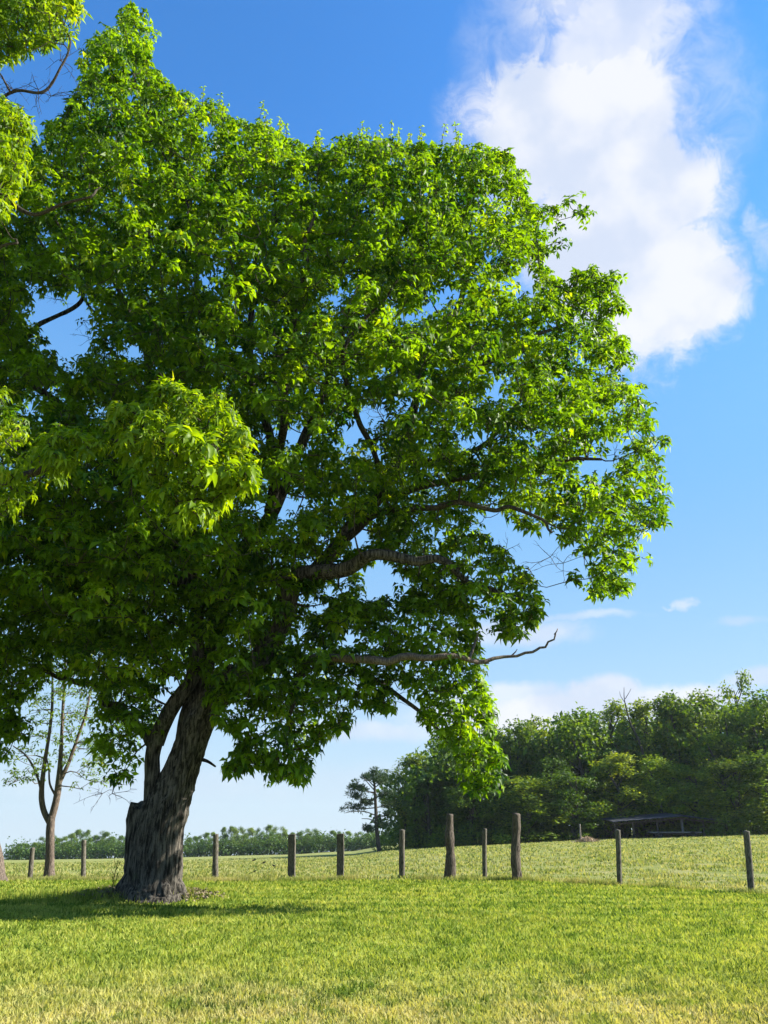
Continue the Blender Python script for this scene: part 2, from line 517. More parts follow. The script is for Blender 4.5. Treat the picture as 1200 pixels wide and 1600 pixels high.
def blades(name, n, sample, hfun, wfun, mat, lean=.5, segs=2):
    xy = sample(n); x, y = xy[:, 0], xy[:, 1]; n = len(x)
    z = terrain(x, y) - .01
    h = hfun(x, y) * RNG.uniform(.55, 1.25, n); wd = wfun(x, y) * RNG.uniform(.7, 1.3, n)
    th = RNG.uniform(0, 2 * math.pi, n); ln = RNG.uniform(.05, 1, n) * lean
    S = np.stack([np.cos(th), np.sin(th), np.zeros(n)], 1)
    th2 = RNG.uniform(0, 2 * math.pi, n)
    Lv = np.stack([np.cos(th2), np.sin(th2), np.zeros(n)], 1) * (ln * h)[:, None]
    B = np.stack([x, y, z], 1); up = np.array([0, 0, 1.0])
    a = B - S * wd[:, None] * .5; b = B + S * wd[:, None] * .5
    mid = B + up * (h * .6)[:, None] + Lv * .4
    c = mid - S * wd[:, None] * .36; d = mid + S * wd[:, None] * .36
    tip = B + up * h[:, None] + Lv
    V = np.stack([a, b, d, c, tip], 1).reshape(-1, 3)
    k = np.arange(n)[:, None] * 5
    tone = np.clip(RNG.normal(.5, .24, n) + (vnoise(x * 5, y * 2.6, 1) - .5) * .6 + (vnoise(x * 1.2, y * .8, 6) - .5) * .35, 0, 1)
    return mesh_np(name, V, [k + np.array([[3, 2, 4]]), k + np.array([[0, 1, 2, 3]])], mat, tone=np.repeat(tone, 5), smooth=False)


def fan(d0, d1, spread=.60, power=1.0):
    def f(n):
        u = RNG.random(n)
        y = d0 * (d1 / d0) ** u
        x = y * RNG.uniform(-spread, spread, n)
        return np.stack([x, y], 1)
    return f


def clumpy(base, sc_, thr):
    def f(n):
        p = base(int(n * 2.2)); k = vnoise(p[:, 0] * sc_, p[:, 1] * sc_, 7) + RNG.uniform(-.25, .25, len(p)) > thr
        return p[k][:n]
    return f


def keep(base, cond):
    def f(n):
        p = base(n); return p[cond(p[:, 0], p[:, 1])]
    return f


MG = grass_mat('lawn_blades', False, True); MGF = grass_mat('pasture_blades', True, True)
trunkmask = lambda x, y: ((x + 5.5) ** 2 + (y - 20.7) ** 2 > .55)
g = blades('lawn_grass', 205000, keep(fan(6.0, 30, .62), lambda x, y: (y < fence_y(x) + .3) & trunkmask(x, y)),
           lambda x, y: .042 + .0008 * y + .03 * (vnoise(x * 1.3, y * 1.3, 4)), lambda x, y: .006 + .0013 * y, MG, 1.1)
tag(g, 'blades of the mown lawn, dry and straw-tinted towards the viewer', 'grass', kind='stuff')
g = blades('pasture_grass', 70000, clumpy(keep(fan(24, 120, .62), lambda x, y: y > fence_y(x) + .25), 1.1, .42),
           lambda x, y: .05 + .0008 * np.minimum(y, 60) + .05 * vnoise(x * .8, y * .8, 4), lambda x, y: .012 + .0012 * y, MGF, .8)
tag(g, 'longer bleached grass of the pasture behind the fence posts', 'grass', kind='stuff')
# rough uncut strip along the fence line


def strip(n):
    x = RNG.uniform(-16, 14, n)
    k = vnoise(x * 1.5, x * 0, 3) + RNG.uniform(-.3, .3, n) > .35
    x = x[k]; return np.stack([x, fence_y(x) + RNG.normal(.15, .22, len(x))], 1)


g = blades('fence_line_grass', 26000, strip, lambda x, y: .09 + .12 * vnoise(x * 2, y * 2, 5), lambda x, y: .014 + 0 * x, MGF, .8)
tag(g, 'uncut tufts of grass along the feet of the fence posts', 'grass', kind='stuff')


def ring(n):
    a = RNG.uniform(0, 2 * math.pi, n); r = .62 + np.abs(RNG.normal(0, .38, n))
    x = -5.6 + r * 1.35 * np.cos(a) + (RNG.random(n) < .35) * RNG.uniform(-2.4, 0, n); y = 20.6 + r * np.sin(a)
    return np.stack([x, y], 1)[((x + 5.5) ** 2 + (y - 20.7) ** 2 > .3)]


g = blades('trunk_foot_grass', 9000, ring, lambda x, y: .13 + .14 * vnoise(x * 3, y * 3, 5), lambda x, y: .013 + 0 * x, MG, .8)
tag(g, 'tall uncut grass round the foot of the big trunk', 'grass', kind='stuff')

# ------------------------------------------------------------------ the big tree
TB = ground_at(238, 1402)
big_tree = empty('shade_tree', [float(a) for a in (TB[0], TB[1], tz(TB[0], TB[1]))],
                 'huge spreading shade tree with furrowed leaning trunk forked near the ground', 'tree')
YT = float(TB[1])


def pxline(pts):
    return [at(a, b, c) for a, b, c in pts]


def pxr(width_px, Y):                   # radius in metres of something that wide in the photograph
    return width_px * .5 * Y / 1350.0


def limb_pts(pts, n):
    P = catmull(pxline([p[:3] for p in pts]), n)
    r = rint([pxr(p[3], p[2]) for p in pts], n)
    return P, r


def shaped(pts, sides, n, bark, seed, jag=0.0, wob=0.0):
    P, r = limb_pts(pts, n)
    if wob:
        k = np.linspace(0, 1, n)
        L = n * .12
        P = P + np.stack([vnoise(k * L, k * 0, 0, seed) - .5, vnoise(k * L, k * 0, 2, seed) - .5, vnoise(k * L, k * 0, 4, seed) - .5], 1) * wob * np.minimum(1, k * 6)[:, None]
    return tube(P, r, sides, True, bark, seed, jag)


Y0 = YT
A = Acc()
main = [(238, 1418, Y0, 112), (236, 1400, Y0, 96), (240, 1380, Y0, 80), (243, 1345, Y0, 76), (249, 1300, Y0, 76), (262, 1262, Y0, 70), (277, 1220, Y0, 56),
        (293, 1175, Y0 - .1, 50), (309, 1130, Y0 - .2, 50), (338, 1085, Y0 - .3, 47), (372, 1053, Y0 - .5, 40)]
A.add(*shaped(main, 130, 190, .045, 1))
A.add(*shaped([(226, 1416, Y0 + .1, 90), (226, 1370, Y0 + .1, 62), (224, 1330, Y0 + .1, 52), (222, 1290, Y0 + .1, 46), (222, 1262, Y0 + .1, 40)], 70, 90, .036, 2, .28))
A.add(*shaped([(240, 1300, Y0 + .05, 26), (238, 1262, Y0 + .05, 26), (238, 1220, Y0, 23), (239, 1180, Y0, 22), (246, 1150, Y0 - .1, 23)], 60, 70, .022, 3))
# root flare
for i, (dx, w_, l_) in enumerate(((-52, 34, .9), (46, 30, .8), (-18, 30, .8), (22, 26, .7))):
    p0 = at(238 + dx * .35, 1355, Y0 - (.25 if i > 1 else 0)); p1 = at(238 + dx * .8, 1392, Y0 - (.42 if i > 1 else 0)); p2 = at(238 + dx * 1.1, 1412, Y0 - (.6 if i > 1 else 0))
    P = catmull([p0, p1, p2], 24); A.add(*tube(P, rint([pxr(w_ * .8, Y0), pxr(w_, Y0), pxr(w_ * .45, Y0)], 24), 40, True, .02, 20 + i))
# broken snag on the right of the trunk
A.add(*shaped([(312, 1186, Y0, 7), (325, 1190, Y0 - .1, 5), (337, 1198, Y0 - .1, 3)], 7, 8, 0, 4))
A.build('trunk', M_BARK, big_tree)

LIMBS = [
    # left stem that rises from the stump and bends to the right
    [(243, 1162, Y0 - .1, 25), (260, 1126, Y0 - .2, 25), (282, 1082, Y0 - .3, 24), (300, 1040, Y0 - .2, 23), (305, 980, Y0, 21), (292, 900, Y0 + .3, 19), (262, 800, Y0 + .5, 17), (250, 700, Y0 + .4, 14), (232, 600, Y0, 12), (225, 540, Y0 - .5, 10), (185, 450, Y0 - 1, 8), (140, 380, Y0 - 1.5, 5)],
    # side limb to the left
    [(240, 1160, Y0, 20), (218, 1140, Y0 + .4, 15), (190, 1118, Y0 + .9, 13), (165, 1092, Y0 + 1.4, 10), (120, 1060, Y0 + 2, 7), (60, 1040, Y0 + 2.5, 5)],
    # great right limb
    [(355, 1072, Y0 - .4, 42), (390, 1040, Y0 - .5, 38), (425, 990, Y0 - .7, 34), (460, 925, Y0 - 1.1, 30), (500, 893, Y0 - 1.6, 27), (560, 878, Y0 - 2.0, 24), (610, 866, Y0 - 2.3, 19), (660, 872, Y0 - 2.4, 15), (705, 885, Y0 - 2.4, 13), (745, 905, Y0 - 1.8, 8), (800, 940, Y0 - 2, 4)],
    # steep limb towards the upper right
    [(470, 915, Y0 - .6, 26), (520, 860, Y0 - .3, 26), (560, 812, Y0, 26), (592, 765, Y0 + .2, 24), (625, 720, Y0 + .3, 20), (690, 722, Y0, 12), (745, 695, Y0 - .3, 9), (800, 640, Y0 - .6, 6), (860, 580, Y0 - .8, 4)],
    [(615, 735, Y0 + .3, 18), (640, 660, Y0 + .4, 15), (660, 580, Y0 + .2, 12), (700, 500, Y0 - .2, 10), (740, 420, Y0 - .5, 7), (770, 340, Y0 - .8, 4)],
    [(580, 785, Y0 + .2, 16), (640, 770, Y0 - .4, 14), (720, 752, Y0 - 1, 12), (800, 730, Y0 - 1.4, 10), (875, 716, Y0 - 1.8, 8), (940, 720, Y0 - 2, 4)],
    # central leaders
    [(288, 1175, Y0 - .1, 30), (294, 1120, Y0 + .1, 34), (318, 1040, Y0 + .4, 26), (340, 960, Y0 + 1, 26), (372, 880, Y0 + 1.3, 24), (420, 800, Y0 + 1.4, 22), (470, 720, Y0 + 1, 19), (500, 640, Y0 + .5, 16), (530, 560, Y0, 13), (560, 470, Y0 - .5, 10), (600, 380, Y0 - 1, 7), (620, 300, Y0 - 1.4, 4)],
    [(430, 790, Y0 + 1.3, 17), (425, 700, Y0 + .6, 15), (395, 610, Y0, 13), (390, 520, Y0 - .5, 11), (400, 430, Y0 - 1, 9), (420, 340, Y0 - 1.4, 6), (430, 260, Y0 - 1.8, 4)],
    [(245, 650, Y0 + .2, 12), (300, 590, Y0 - .3, 11), (315, 520, Y0 - .8, 9), (310, 430, Y0 - 1.3, 8), (290, 330, Y0 - 1.9, 6), (240, 220, Y0 - 2.4, 4), (210, 120, Y0 - 2.8, 3)],
    [(345, 950, Y0 + 1, 20), (270, 900, Y0 + .2, 18), (180, 840, Y0 - .4, 15), (90, 790, Y0 - 1, 12), (0, 750, Y0 - 1.3, 9), (-80, 700, Y0 - 1.5, 6)],
    [(290, 880, Y0 + .3, 18), (200, 760, Y0 + .8, 16), (120, 660, Y0 + 1, 14), (30, 580, Y0 + 1, 12), (60, 510, Y0 + .8, 9), (128, 452, Y0 + .5, 7), (95, 410, Y0 + .3, 5), (50, 370, Y0, 3)],
    [(520, 860, Y0 - .3, 15), (600, 800, Y0 - 1.2, 12), (700, 790, Y0 - 2, 10), (790, 800, Y0 - 2.6, 7), (870, 830, Y0 - 3, 4)],
    # low right limb under the dead branch, drooping at its end
    [(372, 1052, Y0 - .5, 26), (430, 1035, Y0 - .7, 17), (500, 1030, Y0 - .8, 12), (570, 1045, Y0 - .8, 9), (630, 1080, Y0 - .8, 6.5), (690, 1140, Y0 - .8, 4.5), (740, 1200, Y0 - 1.0, 2)],
    [(480, 1035, Y0 - 1.1, 12), (470, 1080, Y0 - 1.6, 9), (450, 1130, Y0 - 1.9, 6), (440, 1185, Y0 - 2, 3)],
    # pulled towards the viewer
    [(420, 800, Y0 + 1.4, 17), (440, 690, Y0 - .6, 15), (450, 560, Y0 - 2.2, 12), (470, 430, Y0 - 3.4, 9), (500, 330, Y0 - 4, 5)],
    [(640, 690, Y0 + .3, 12), (720, 600, Y0 - .5, 10), (820, 540, Y0 - 1, 8), (900, 480, Y0 - 1.2, 5), (940, 440, Y0 - 1.3, 3)],
    [(600, 750, Y0 + .2, 12), (560, 650, Y0 - 1.4, 10), (540, 560, Y0 - 2.4, 8), (590, 470, Y0 - 3, 6), (650, 400, Y0 - 3.3, 4)],
]
NODES = []; NR = []
for i, L in enumerate(LIMBS):
    n = 26 + 9 * len(L)
    P, r = limb_pts(L, n)
    k = np.linspace(0, 1, n)
    wv = np.stack([vnoise(k * 9, k * 0, 0, i) - .5, vnoise(k * 9, k * 0, 2, i) - .5, vnoise(k * 9, k * 0, 4, i) - .5], 1) * .30 * np.minimum(1, k * 5)[:, None]
    P = P + wv
    a = Acc(); big_r = r[0] > .12
    a.add(*tube(P, r, 28 if big_r else 12, True, .016 if big_r else .006, 30 + i))
    a.build('limb', M_BARK if big_r else M_BARK2, big_tree)
    NODES.append(P[4:]); NR.append(r[4:])
# the long bare branch that reaches out to the right
P, r = limb_pts([(470, 1030, Y0 - 1.1, 15), (530, 1026, Y0 - 2.4, 14), (600, 1030, Y0 - 2.9, 13), (655, 1026, Y0 - 3.0, 11), (705, 1028, Y0 - 3.0, 9), (750, 1034, Y0 - 2.8, 7), (800, 1024, Y0 - 2.6, 5), (845, 1013, Y0 - 2.7, 4.2), (862, 998, Y0 - 2.7, 3), (876, 982, Y0 - 2.7, 1.5)], 60)
P = P + np.stack([vnoise(np.arange(60) * .5, np.zeros(60), i_, 77) - .5 for i_ in (0, 3, 6)], 1) * .12
a = Acc(); a.add(*tube(P, r, 10, True, .005, 60))
P2, r2 = limb_pts([(733, 1030, Y0 - 2.85, 6), (742, 1005, Y0 - 2.4, 5), (748, 988, Y0 - 2.4, 2)], 10); a.add(*tube(P2, r2, 6))
P2, r2 = limb_pts([(752, 1034, Y0 - 2.8, 4), (758, 1037, Y0 - 2.55, 3), (764, 1036, Y0 - 2.6, 2)], 6); a.add(*tube(P2, r2, 5))
P2, r2 = limb_pts([(800, 1024, Y0 - 2.6, 3), (806, 1018, Y0 - 2.6, 2), (808, 1014, Y0 - 2.6, 1)], 6); a.add(*tube(P2, r2, 5))
o = a.build('dead_branch', M_BARKY, big_tree); o['label'] = 'long bare dead branch reaching out to the right below the crown'


def inpoly(poly, x, y):
    c = np.zeros(len(x), bool); n = len(poly)
    for i in range(n):
        x1, y1 = poly[i]; x2, y2 = poly[(i + 1) % n]
        m = ((y1 > y) != (y2 > y)) & (x < (x2 - x1) * (y - y1) / (y2 - y1 + 1e-9) + x1)
        c ^= m
    return c


def polydist(poly, x, y):
    d = np.full(len(x), 1e9); n = len(poly)
    for i in range(n):
        a = np.array(poly[i], float); b = np.array(poly[(i + 1) % n], float)
        ab = b - a; t = np.clip(((x - a[0]) * ab[0] + (y - a[1]) * ab[1]) / (ab @ ab), 0, 1)
        d = np.minimum(d, np.hypot(x - a[0] - t * ab[0], y - a[1] - t * ab[1]))
    return d


CROWN = [(-160, 60), (-60, 130), (40, 190), (100, 150), (125, 80), (150, 22), (205, 2), (248, 28), (268, 100), (300, 140), (350, 160), (400, 172), (450, 200), (520, 222), (560, 205), (620, 205), (700, 205),
         (740, 222), (790, 232), (820, 262), (830, 290), (880, 300), (917, 330), (905, 375), (878, 412), (930, 415), (978, 420), (978, 470), (985, 550), (1015, 580), (1036, 640), (1045, 690),
         (1048, 780), (1040, 835), (1005, 850), (1000, 890), (985, 940), (905, 942), (885, 890), (850, 850), (815, 860), (790, 822), (750, 812), (735, 850), (700, 862), (640, 850), (600, 872), (545, 900), (525, 950), (500, 925),
         (470, 950), (500, 1020), (440, 1075), (400, 1120), (330, 1090), (320, 1070), (290, 1070), (262, 1100), (238, 1180), (225, 1205), (200, 1230), (165, 1240), (140, 1215), (140, 1160), (150, 1120), (90, 1080), (50, 1090), (45, 1140), (38, 1200),
         (0, 1225), (-60, 1220), (-160, 1150)]
RIGHTP = [(590, 850), (640, 830), (700, 840), (750, 830), (800, 875), (848, 930), (838, 968), (805, 1008), (760, 985), (735, 960), (700, 930), (680, 925), (650, 900), (600, 880)]
LOWP = [(320, 1080), (400, 1050), (470, 1000), (510, 950), (545, 925), (560, 945), (610, 940), (640, 920), (690, 925), (745, 970), (752, 1060), (768, 1110), (770, 1160), (788, 1190), (770, 1245), (735, 1235), (715, 1190), (660, 1130), (640, 1080), (600, 1060), (615, 1110), (590, 1118), (560, 1095), (540, 1140), (490, 1160), (478, 1222), (430, 1228), (405, 1190), (360, 1218), (348, 1200), (380, 1165), (340, 1130)]
HOLES = [(105, 515, 46, 50), (62, 470, 20, 14), (205, 560, 16, 12), (590, 655, 12, 10), (640, 640, 18, 10), (735, 690, 26, 10), (820, 690, 16, 10), (470, 690, 14, 20), (430, 800, 18, 14), (605, 900, 30, 16), (545, 690, 16, 26), (820, 445, 20, 14), (700, 470, 20, 12),
         (560, 840, 22, 14), (275, 930, 12, 9), (330, 440, 16, 14), (640, 500, 14, 10), (520, 470, 14, 10), (780, 620, 18, 12), (960, 700, 22, 8), (930, 730, 14, 8), (90, 1050, 30, 18), (50, 640, 14, 10), (870, 350, 14, 14), (790, 320, 12, 8)]


def clump_field(poly, n_try, depth, ymid, seed, rmax=66, rmin=22, dens=.50, holes=(), rough=0.0, hollow=0.0):
    rg = np.random.default_rng(seed)
    xs_ = [p[0] for p in poly]; ys_ = [p[1] for p in poly]
    x = rg.uniform(min(xs_), max(xs_), n_try); y = rg.uniform(min(ys_), max(ys_), n_try)
    k = inpoly(poly, x, y); x, y = x[k], y[k]
    d = polydist(poly, x, y)
    if rough: d = d - rough * np.clip(vnoise(x / 42., y / 42., 0, seed) * 1.5 - .35, 0, 1)
    r = np.minimum(rmax, d + 9) * rg.uniform(.7, 1.0, len(x))
    k = r > rmin; x, y, d, r = x[k], y[k], d[k], r[k]
    hd = depth(d)
    u = rg.uniform(-1, 1, len(x)); u = np.sign(u) * np.abs(u) ** .7
    Y = ymid(x, y) + u * hd
    out = []
    C = np.zeros((0, 3)); RR = np.zeros(0)
    for i in range(len(x)):
        if any(((x[i] - hx) / (hw + r[i] * .45)) ** 2 + ((y[i] - hy) / (hh + r[i] * .45)) ** 2 < 1 for hx, hy, hw, hh in holes): continue
        c = at(x[i], y[i], Y[i]); rm = r[i] * Y[i] / 1290
        if hollow and vnoise(np.array([c[0] * .75]), np.array([c[1] * .6]), c[2] * .75, seed)[0] < hollow: continue
        if len(C):
            dd = np.linalg.norm(C - c, axis=1)
            if (dd < (RR + rm) * dens).any(): continue
        C = np.vstack([C, c]); RR = np.append(RR, rm)
    return C, RR


ymid_main = lambda x, y: YT - .3 - np.clip((700 - y) / 700, 0, 1) * 2.0 + np.clip((y - 850) / 350, 0, 1) * 1.2 * (x < 300)
C1, R1 = clump_field(CROWN, 26000, lambda d: .5 + 4.6 * np.sqrt(np.clip(d / 260, 0, 1)), ymid_main, 3, holes=HOLES, dens=.60, rmax=50, rmin=14, rough=30, hollow=.31)
C2, R2 = clump_field(RIGHTP, 900, lambda d: .5 + d * .02, lambda x, y: YT - 1.5 + 0 * x, 4, rmax=32, rmin=10, dens=.60)
C3, R3 = clump_field(LOWP, 2600, lambda d: .5 + d * .02, lambda x, y: YT - 1.2 + 0 * x, 5, rmax=38, rmin=10, dens=.52, holes=[(540, 1000, 16, 8), (640, 1095, 12, 14)])
# the shaded heart of the crown low on the left
CORE = [(-120, 800), (60, 760), (180, 800), (330, 820), (430, 860), (440, 950), (420, 1010), (380, 1040), (300, 1060), (230, 1110), (160, 1150), (130, 1060), (60, 1070), (20, 1150), (-120, 1150)]
C5, R5 = clump_field(CORE, 5000, lambda d: 1.0 + d * .02, lambda x, y: YT + 1.6 + 0 * x, 14, rmax=52, rmin=16, dens=.62, rough=14)
# and the outermost sprays that break the outline
SPR = [(905, 335, 30), (888, 315, 26), (870, 345, 30), (880, 380, 26), (850, 400, 26), (960, 435, 28), (935, 440, 26), (965, 480, 24), (745, 235, 24), (790, 248, 24), (1030, 690, 22), (1028, 780, 22), (1022, 815, 22), (975, 915, 24), (925, 925, 24), (900, 905, 20), (1000, 870, 20), (220, 25, 26), (165, 50, 24), (240, 60, 24),
       (770, 1225, 20), (745, 1235, 18), (765, 1190, 22), (740, 1180, 22), (720, 1150, 22), (730, 1100, 24), (705, 1110, 24), (735, 1060, 24), (690, 1075, 24), (455, 1205, 22), (440, 1190, 24), (470, 1170, 22), (365, 1205, 14), (400, 1165, 20), (600, 1090, 20), (585, 1105, 16), (560, 1080, 22), (535, 1115, 20), (805, 985, 18), (785, 970, 20), (830, 945, 18), (180, 1220, 26), (205, 1190, 26), (165, 1180, 26), (190, 1150, 28)]
FILL = [(430, 880), (540, 895), (600, 890), (720, 880), (730, 955), (640, 950), (600, 945), (560, 975), (450, 975)]
C7, R7 = clump_field(FILL, 1200, lambda d: .6 + d * .02, lambda x, y: YT + .2 + 0 * x, 19, rmax=32, rmin=10, dens=.72, holes=[(600, 912, 40, 20), (500, 985, 14, 8)])
C6 = np.array([at(a_, b_, YT - 1.9 if a_ > 300 else YT) for a_, b_, c_ in SPR]); R6 = np.array([c_ * (YT - 1.9) / 1290 for a_, b_, c_ in SPR])
CC = np.vstack([C1, C2, C3, C5, C6, C7]); CR = np.concatenate([R1, R2, R3, R5, R6, R7])
print('clumps', len(C1), len(C2), len(C3))


def grow(centres, nodes, nr, seed, acc, sides=5, sag=.12):
    """a branch from the nearest wood to each clump centre"""
    rg = np.random.default_rng(seed)
    N = np.concatenate(nodes); Rr = np.concatenate(nr)
    d0 = np.array([np.min(np.linalg.norm(N - c, axis=1)) for c in centres])
    for ci in np.argsort(d0):
        c = centres[ci]
        v = N - c; d = np.linalg.norm(v, axis=1) + np.maximum(0, v[:, 2]) * .6 - Rr * 2
        j = int(np.argmin(d)); p = N[j]; dist = np.linalg.norm(c - p)
        n = max(5, int(dist / .22)); t = np.linspace(0, 1, n)[:, None]
        off = np.array([rg.normal(0, .12), rg.normal(0, .12), -sag + rg.normal(0, .12)]) * dist
        P = p * (1 - t) + c * t + off * (4 * t * (1 - t))
        P = P + (np.stack([vnoise(t[:, 0] * n * .5, t[:, 0] * 0 + ci * 1.7, q) - .5 for q in (0, 5, 9)], 1)) * .16 * np.sin(t * math.pi)
        r0 = min(Rr[j] * .75, .016 + .018 * dist); r = np.linspace(r0, .011, n)
        acc.add(*tube(P, r, sides, False))
        N = np.vstack([N, P[2:]]); Rr = np.append(Rr, r[2:])


ab = Acc(); grow(CC, NODES, NR, 11, ab)
o = ab.build('branches', M_BARK2, big_tree); tag(o, kind='stuff')


def foliage(centres, radii, seed, per_m2=3.25, L0=.215, W0=.092, nl=(5, 9), twigs=None, droop=.75, flat=.8):
    """rosettes of drooping leaves on twig ends spread over each clump; returns arrays per leaf"""
    rg = np.random.default_rng(seed)
    B, D, N, Ls, Ws, To = [], [], [], [], [], []
    for c, r in zip(centres, radii):
        m = max(4, int(4 * math.pi * r * r * per_m2))
        v = nrm(rg.normal(size=(m, 3))); v[:, 2] = np.where(v[:, 2] < -.35, -v[:, 2] * .7, v[:, 2]); v = nrm(v)
        rad = r * (rg.random(m) ** .45) * rg.uniform(.8, 1.3, m)
        P = c + v * rad[:, None] * np.array([1, 1, flat])
        ct = rg.normal(.45, .15)
        if twigs is not None:
            for q in range(0, m, 3):
                a = c + (P[q] - c) * rg.uniform(.1, .45); mid = (a + P[q]) / 2 + rg.normal(0, .05, 3)
                twigs.add(*tube(np.array([a, mid, P[q]]), np.array([.011, .008, .004]), 3, False))
        for p, vv in zip(P, v):
            k = rg.integers(nl[0], nl[1] + 1)
            ax = nrm(vv * .8 + np.array([0, 0, .75]) + rg.normal(0, .25, 3))
            e1 = nrm(np.cross(ax, [.3, .9, .1])); e2 = np.cross(ax, e1)
            th = np.arange(k) * (2 * math.pi / k) + rg.uniform(0, 6.28) + rg.normal(0, .25, k)
            out = np.cos(th)[:, None] * e1 + np.sin(th)[:, None] * e2
            dr = rg.uniform(.1, 1.0, k)[:, None] * droop
            d = nrm(out + ax * .25 - np.array([0, 0, 1]) * dr)
            B.append(p + out * .015 + ax * rg.uniform(-.08, .03, k)[:, None]); D.append(d)
            N.append(nrm(ax + np.array([0, 0, .6]) + rg.normal(0, .5, (k, 3))))
            s = rg.uniform(.55, 1.3)
            Ls.append(L0 * s * rg.uniform(.7, 1.2, k)); Ws.append(W0 * s * rg.uniform(.8, 1.2, k))
            To.append(np.clip(ct + rg.normal(0, .19) + rg.normal(0, .12, k), 0, 1))
    return [np.concatenate(z) for z in (B, D, N, Ls, Ws, To)]


def put_leaves(data, mat, parent, name='foliage', n_single=0, fine=False):
    B, D, N, L, W, To = data
    if n_single:
        dist = np.linalg.norm(B - np.array([0, 0, EYE]), axis=1)
        # only leaves on the outside of the crown, nearest the viewer and inside the frame
        yc = (B[:, 1] * CP + (B[:, 2] - EYE) * SP); u = 600 + F * B[:, 0] / yc; v = 800 - F * (-(B[:, 1]) * SP + (B[:, 2] - EYE) * CP) / yc
        ok = (u > 12) & (u < 1188) & (v > 12) & (v < 1588)
        sc_ = np.where(ok, L / dist, 0)
        # spread them: best of each coarse cell in the view
        order = np.argsort(-sc_)[:n_single * 6]
        order = order[np.argsort(dist[order])][:n_single]
        keepm = np.ones(len(B), bool); keepm[order] = False
        Vs, Fs, m = leaves_mesh(np.zeros((6, 3)), np.tile([[0, 1.0, 0]], (6, 1)), np.tile([[0, 0, 1.0]], (6, 1)), np.ones(6), np.array([.36, .4, .44, .38, .42, .46]), .3, True)
        protos = []
        for q in range(6):
            me = bpy.data.meshes.new('leaf')
            vv = Vs[q * m:(q + 1) * m]
            vv = vv + np.array([1, 0, 0]) * (vv[:, 1:2] ** 2) * (q - 2.5) * .05
            fs = []
            for f in Fs:
                fs += [[int(i_) - q * m for i_ in row] for row in f[(f >= q * m).all(1) & (f < (q + 1) * m).all(1)]]
            me.from_pydata([tuple(map(float, a)) for a in vv], [], fs)
            for p_ in me.polygons: p_.use_smooth = True
            at_ = me.attributes.new('tone', 'FLOAT', 'POINT'); at_.data.foreach_set('value', np.full(len(vv), .35 + q * .08, np.float32))
            me.materials.append(mat); protos.append(me)
        from mathutils import Matrix
        off = Vector(parent.location)
        for q in order:
            d = Vector(D[q]).normalized(); s = d.cross(Vector(N[q])).normalized(); nn = s.cross(d)
            M = Matrix((( s.x, d.x, nn.x), (s.y, d.y, nn.y), (s.z, d.z, nn.z))).to_4x4()
            lo = bpy.data.objects.new('leaf', protos[int(q) % 6]); COL.objects.link(lo); lo.parent = parent
            lo.matrix_local = Matrix.Translation(Vector(B[q]) - off) @ M @ Matrix.Scale(float(L[q]), 4)
        B, D, N, L, W, To = [z[keepm] for z in (B, D, N, L, W, To)]
    V, Fs, m = leaves_mesh(B, D, N, L, W, fine=fine)
    o = mesh_np(name, V, Fs, mat, parent, tone=np.repeat(To, m), smooth=False)
    tag(o, kind='stuff'); return len(B)


tw = Acc()
data = foliage(CC, CR, 21, twigs=tw)
# upright young shoots along the top of the crown
SB, SD, SN, SL, SW, ST = [], [], [], [], [], []
rg = np.random.default_rng(5)
tops = [(p[0], p[1]) for p in CROWN if 290 < p[0] < 830 and p[1] < 300]
for k in range(34):
    x = rg.uniform(300, 740); y = np.interp(x, [q[0] for q in tops], [q[1] for q in tops])
    Yd = YT - 2.3 + rg.uniform(-1.5, 1.5); h = rg.uniform(.25, .85) * (1.0 if rg.random() < .6 else .5)
    b = at(x, y + 28, Yd); t_ = b + np.array([rg.normal(0, .08), rg.normal(0, .08), .35 + h])
    tw.add(*tube(np.array([b, (b + t_) / 2 + rg.normal(0, .02, 3), t_]), np.array([.010, .008, .005]), 4, False))
    for f in np.linspace(.35, 1, 4):
        p = b + (t_ - b) * f; kk = 3 if f < 1 else 5
        th = rg.uniform(0, 6.28, kk); o_ = np.stack([np.cos(th), np.sin(th), rg.uniform(-.5, .5, kk)], 1)
        SB.append(np.tile(p, (kk, 1))); SD.append(o_); SN.append(np.tile([[0, 0, 1.0]], (kk, 1)) + rg.normal(0, .2, (kk, 3)))
        SL.append(rg.uniform(.09, .16, kk)); SW.append(rg.uniform(.04, .06, kk)); ST.append(rg.uniform(.7, 1, kk))
data = [np.concatenate([d] + list(s)) for d, s in zip(data, (SB, SD, SN, SL, SW, ST))]
print('big tree leaves', put_leaves(data, M_LEAF, big_tree, 'foliage', 300))


def bare_twigs(acc, pts, seed, n=10, ln=.8, up=0.0):
    """sprays of leafless twigs"""
    rg = np.random.default_rng(seed)
    for (a, b, Y) in pts:
        c = at(a, b, Y)
        for k in range(n):
            d = nrm(np.array([rg.normal(0, 1), rg.normal(0, .6), rg.normal(up, .7)])) * ln * rg.uniform(.4, 1)
            m1 = c + d * .5 + rg.normal(0, .06, 3); e = c + d + rg.normal(0, .08, 3) - np.array([0, 0, .1])
            P = catmull([c, m1, e], 7); acc.add(*tube(P, np.linspace(.008, .003, 7), 3, False))
            for s in (2, 4, 5):
                dd = nrm(d + rg.normal(0, .5, 3)) * ln * .35 * rg.uniform(.3, 1)
                acc.add(*tube(np.array([P[s], P[s] + dd * .5 + rg.normal(0, .02, 3), P[s] + dd]), np.array([.005, .0035, .002]), 3, False))


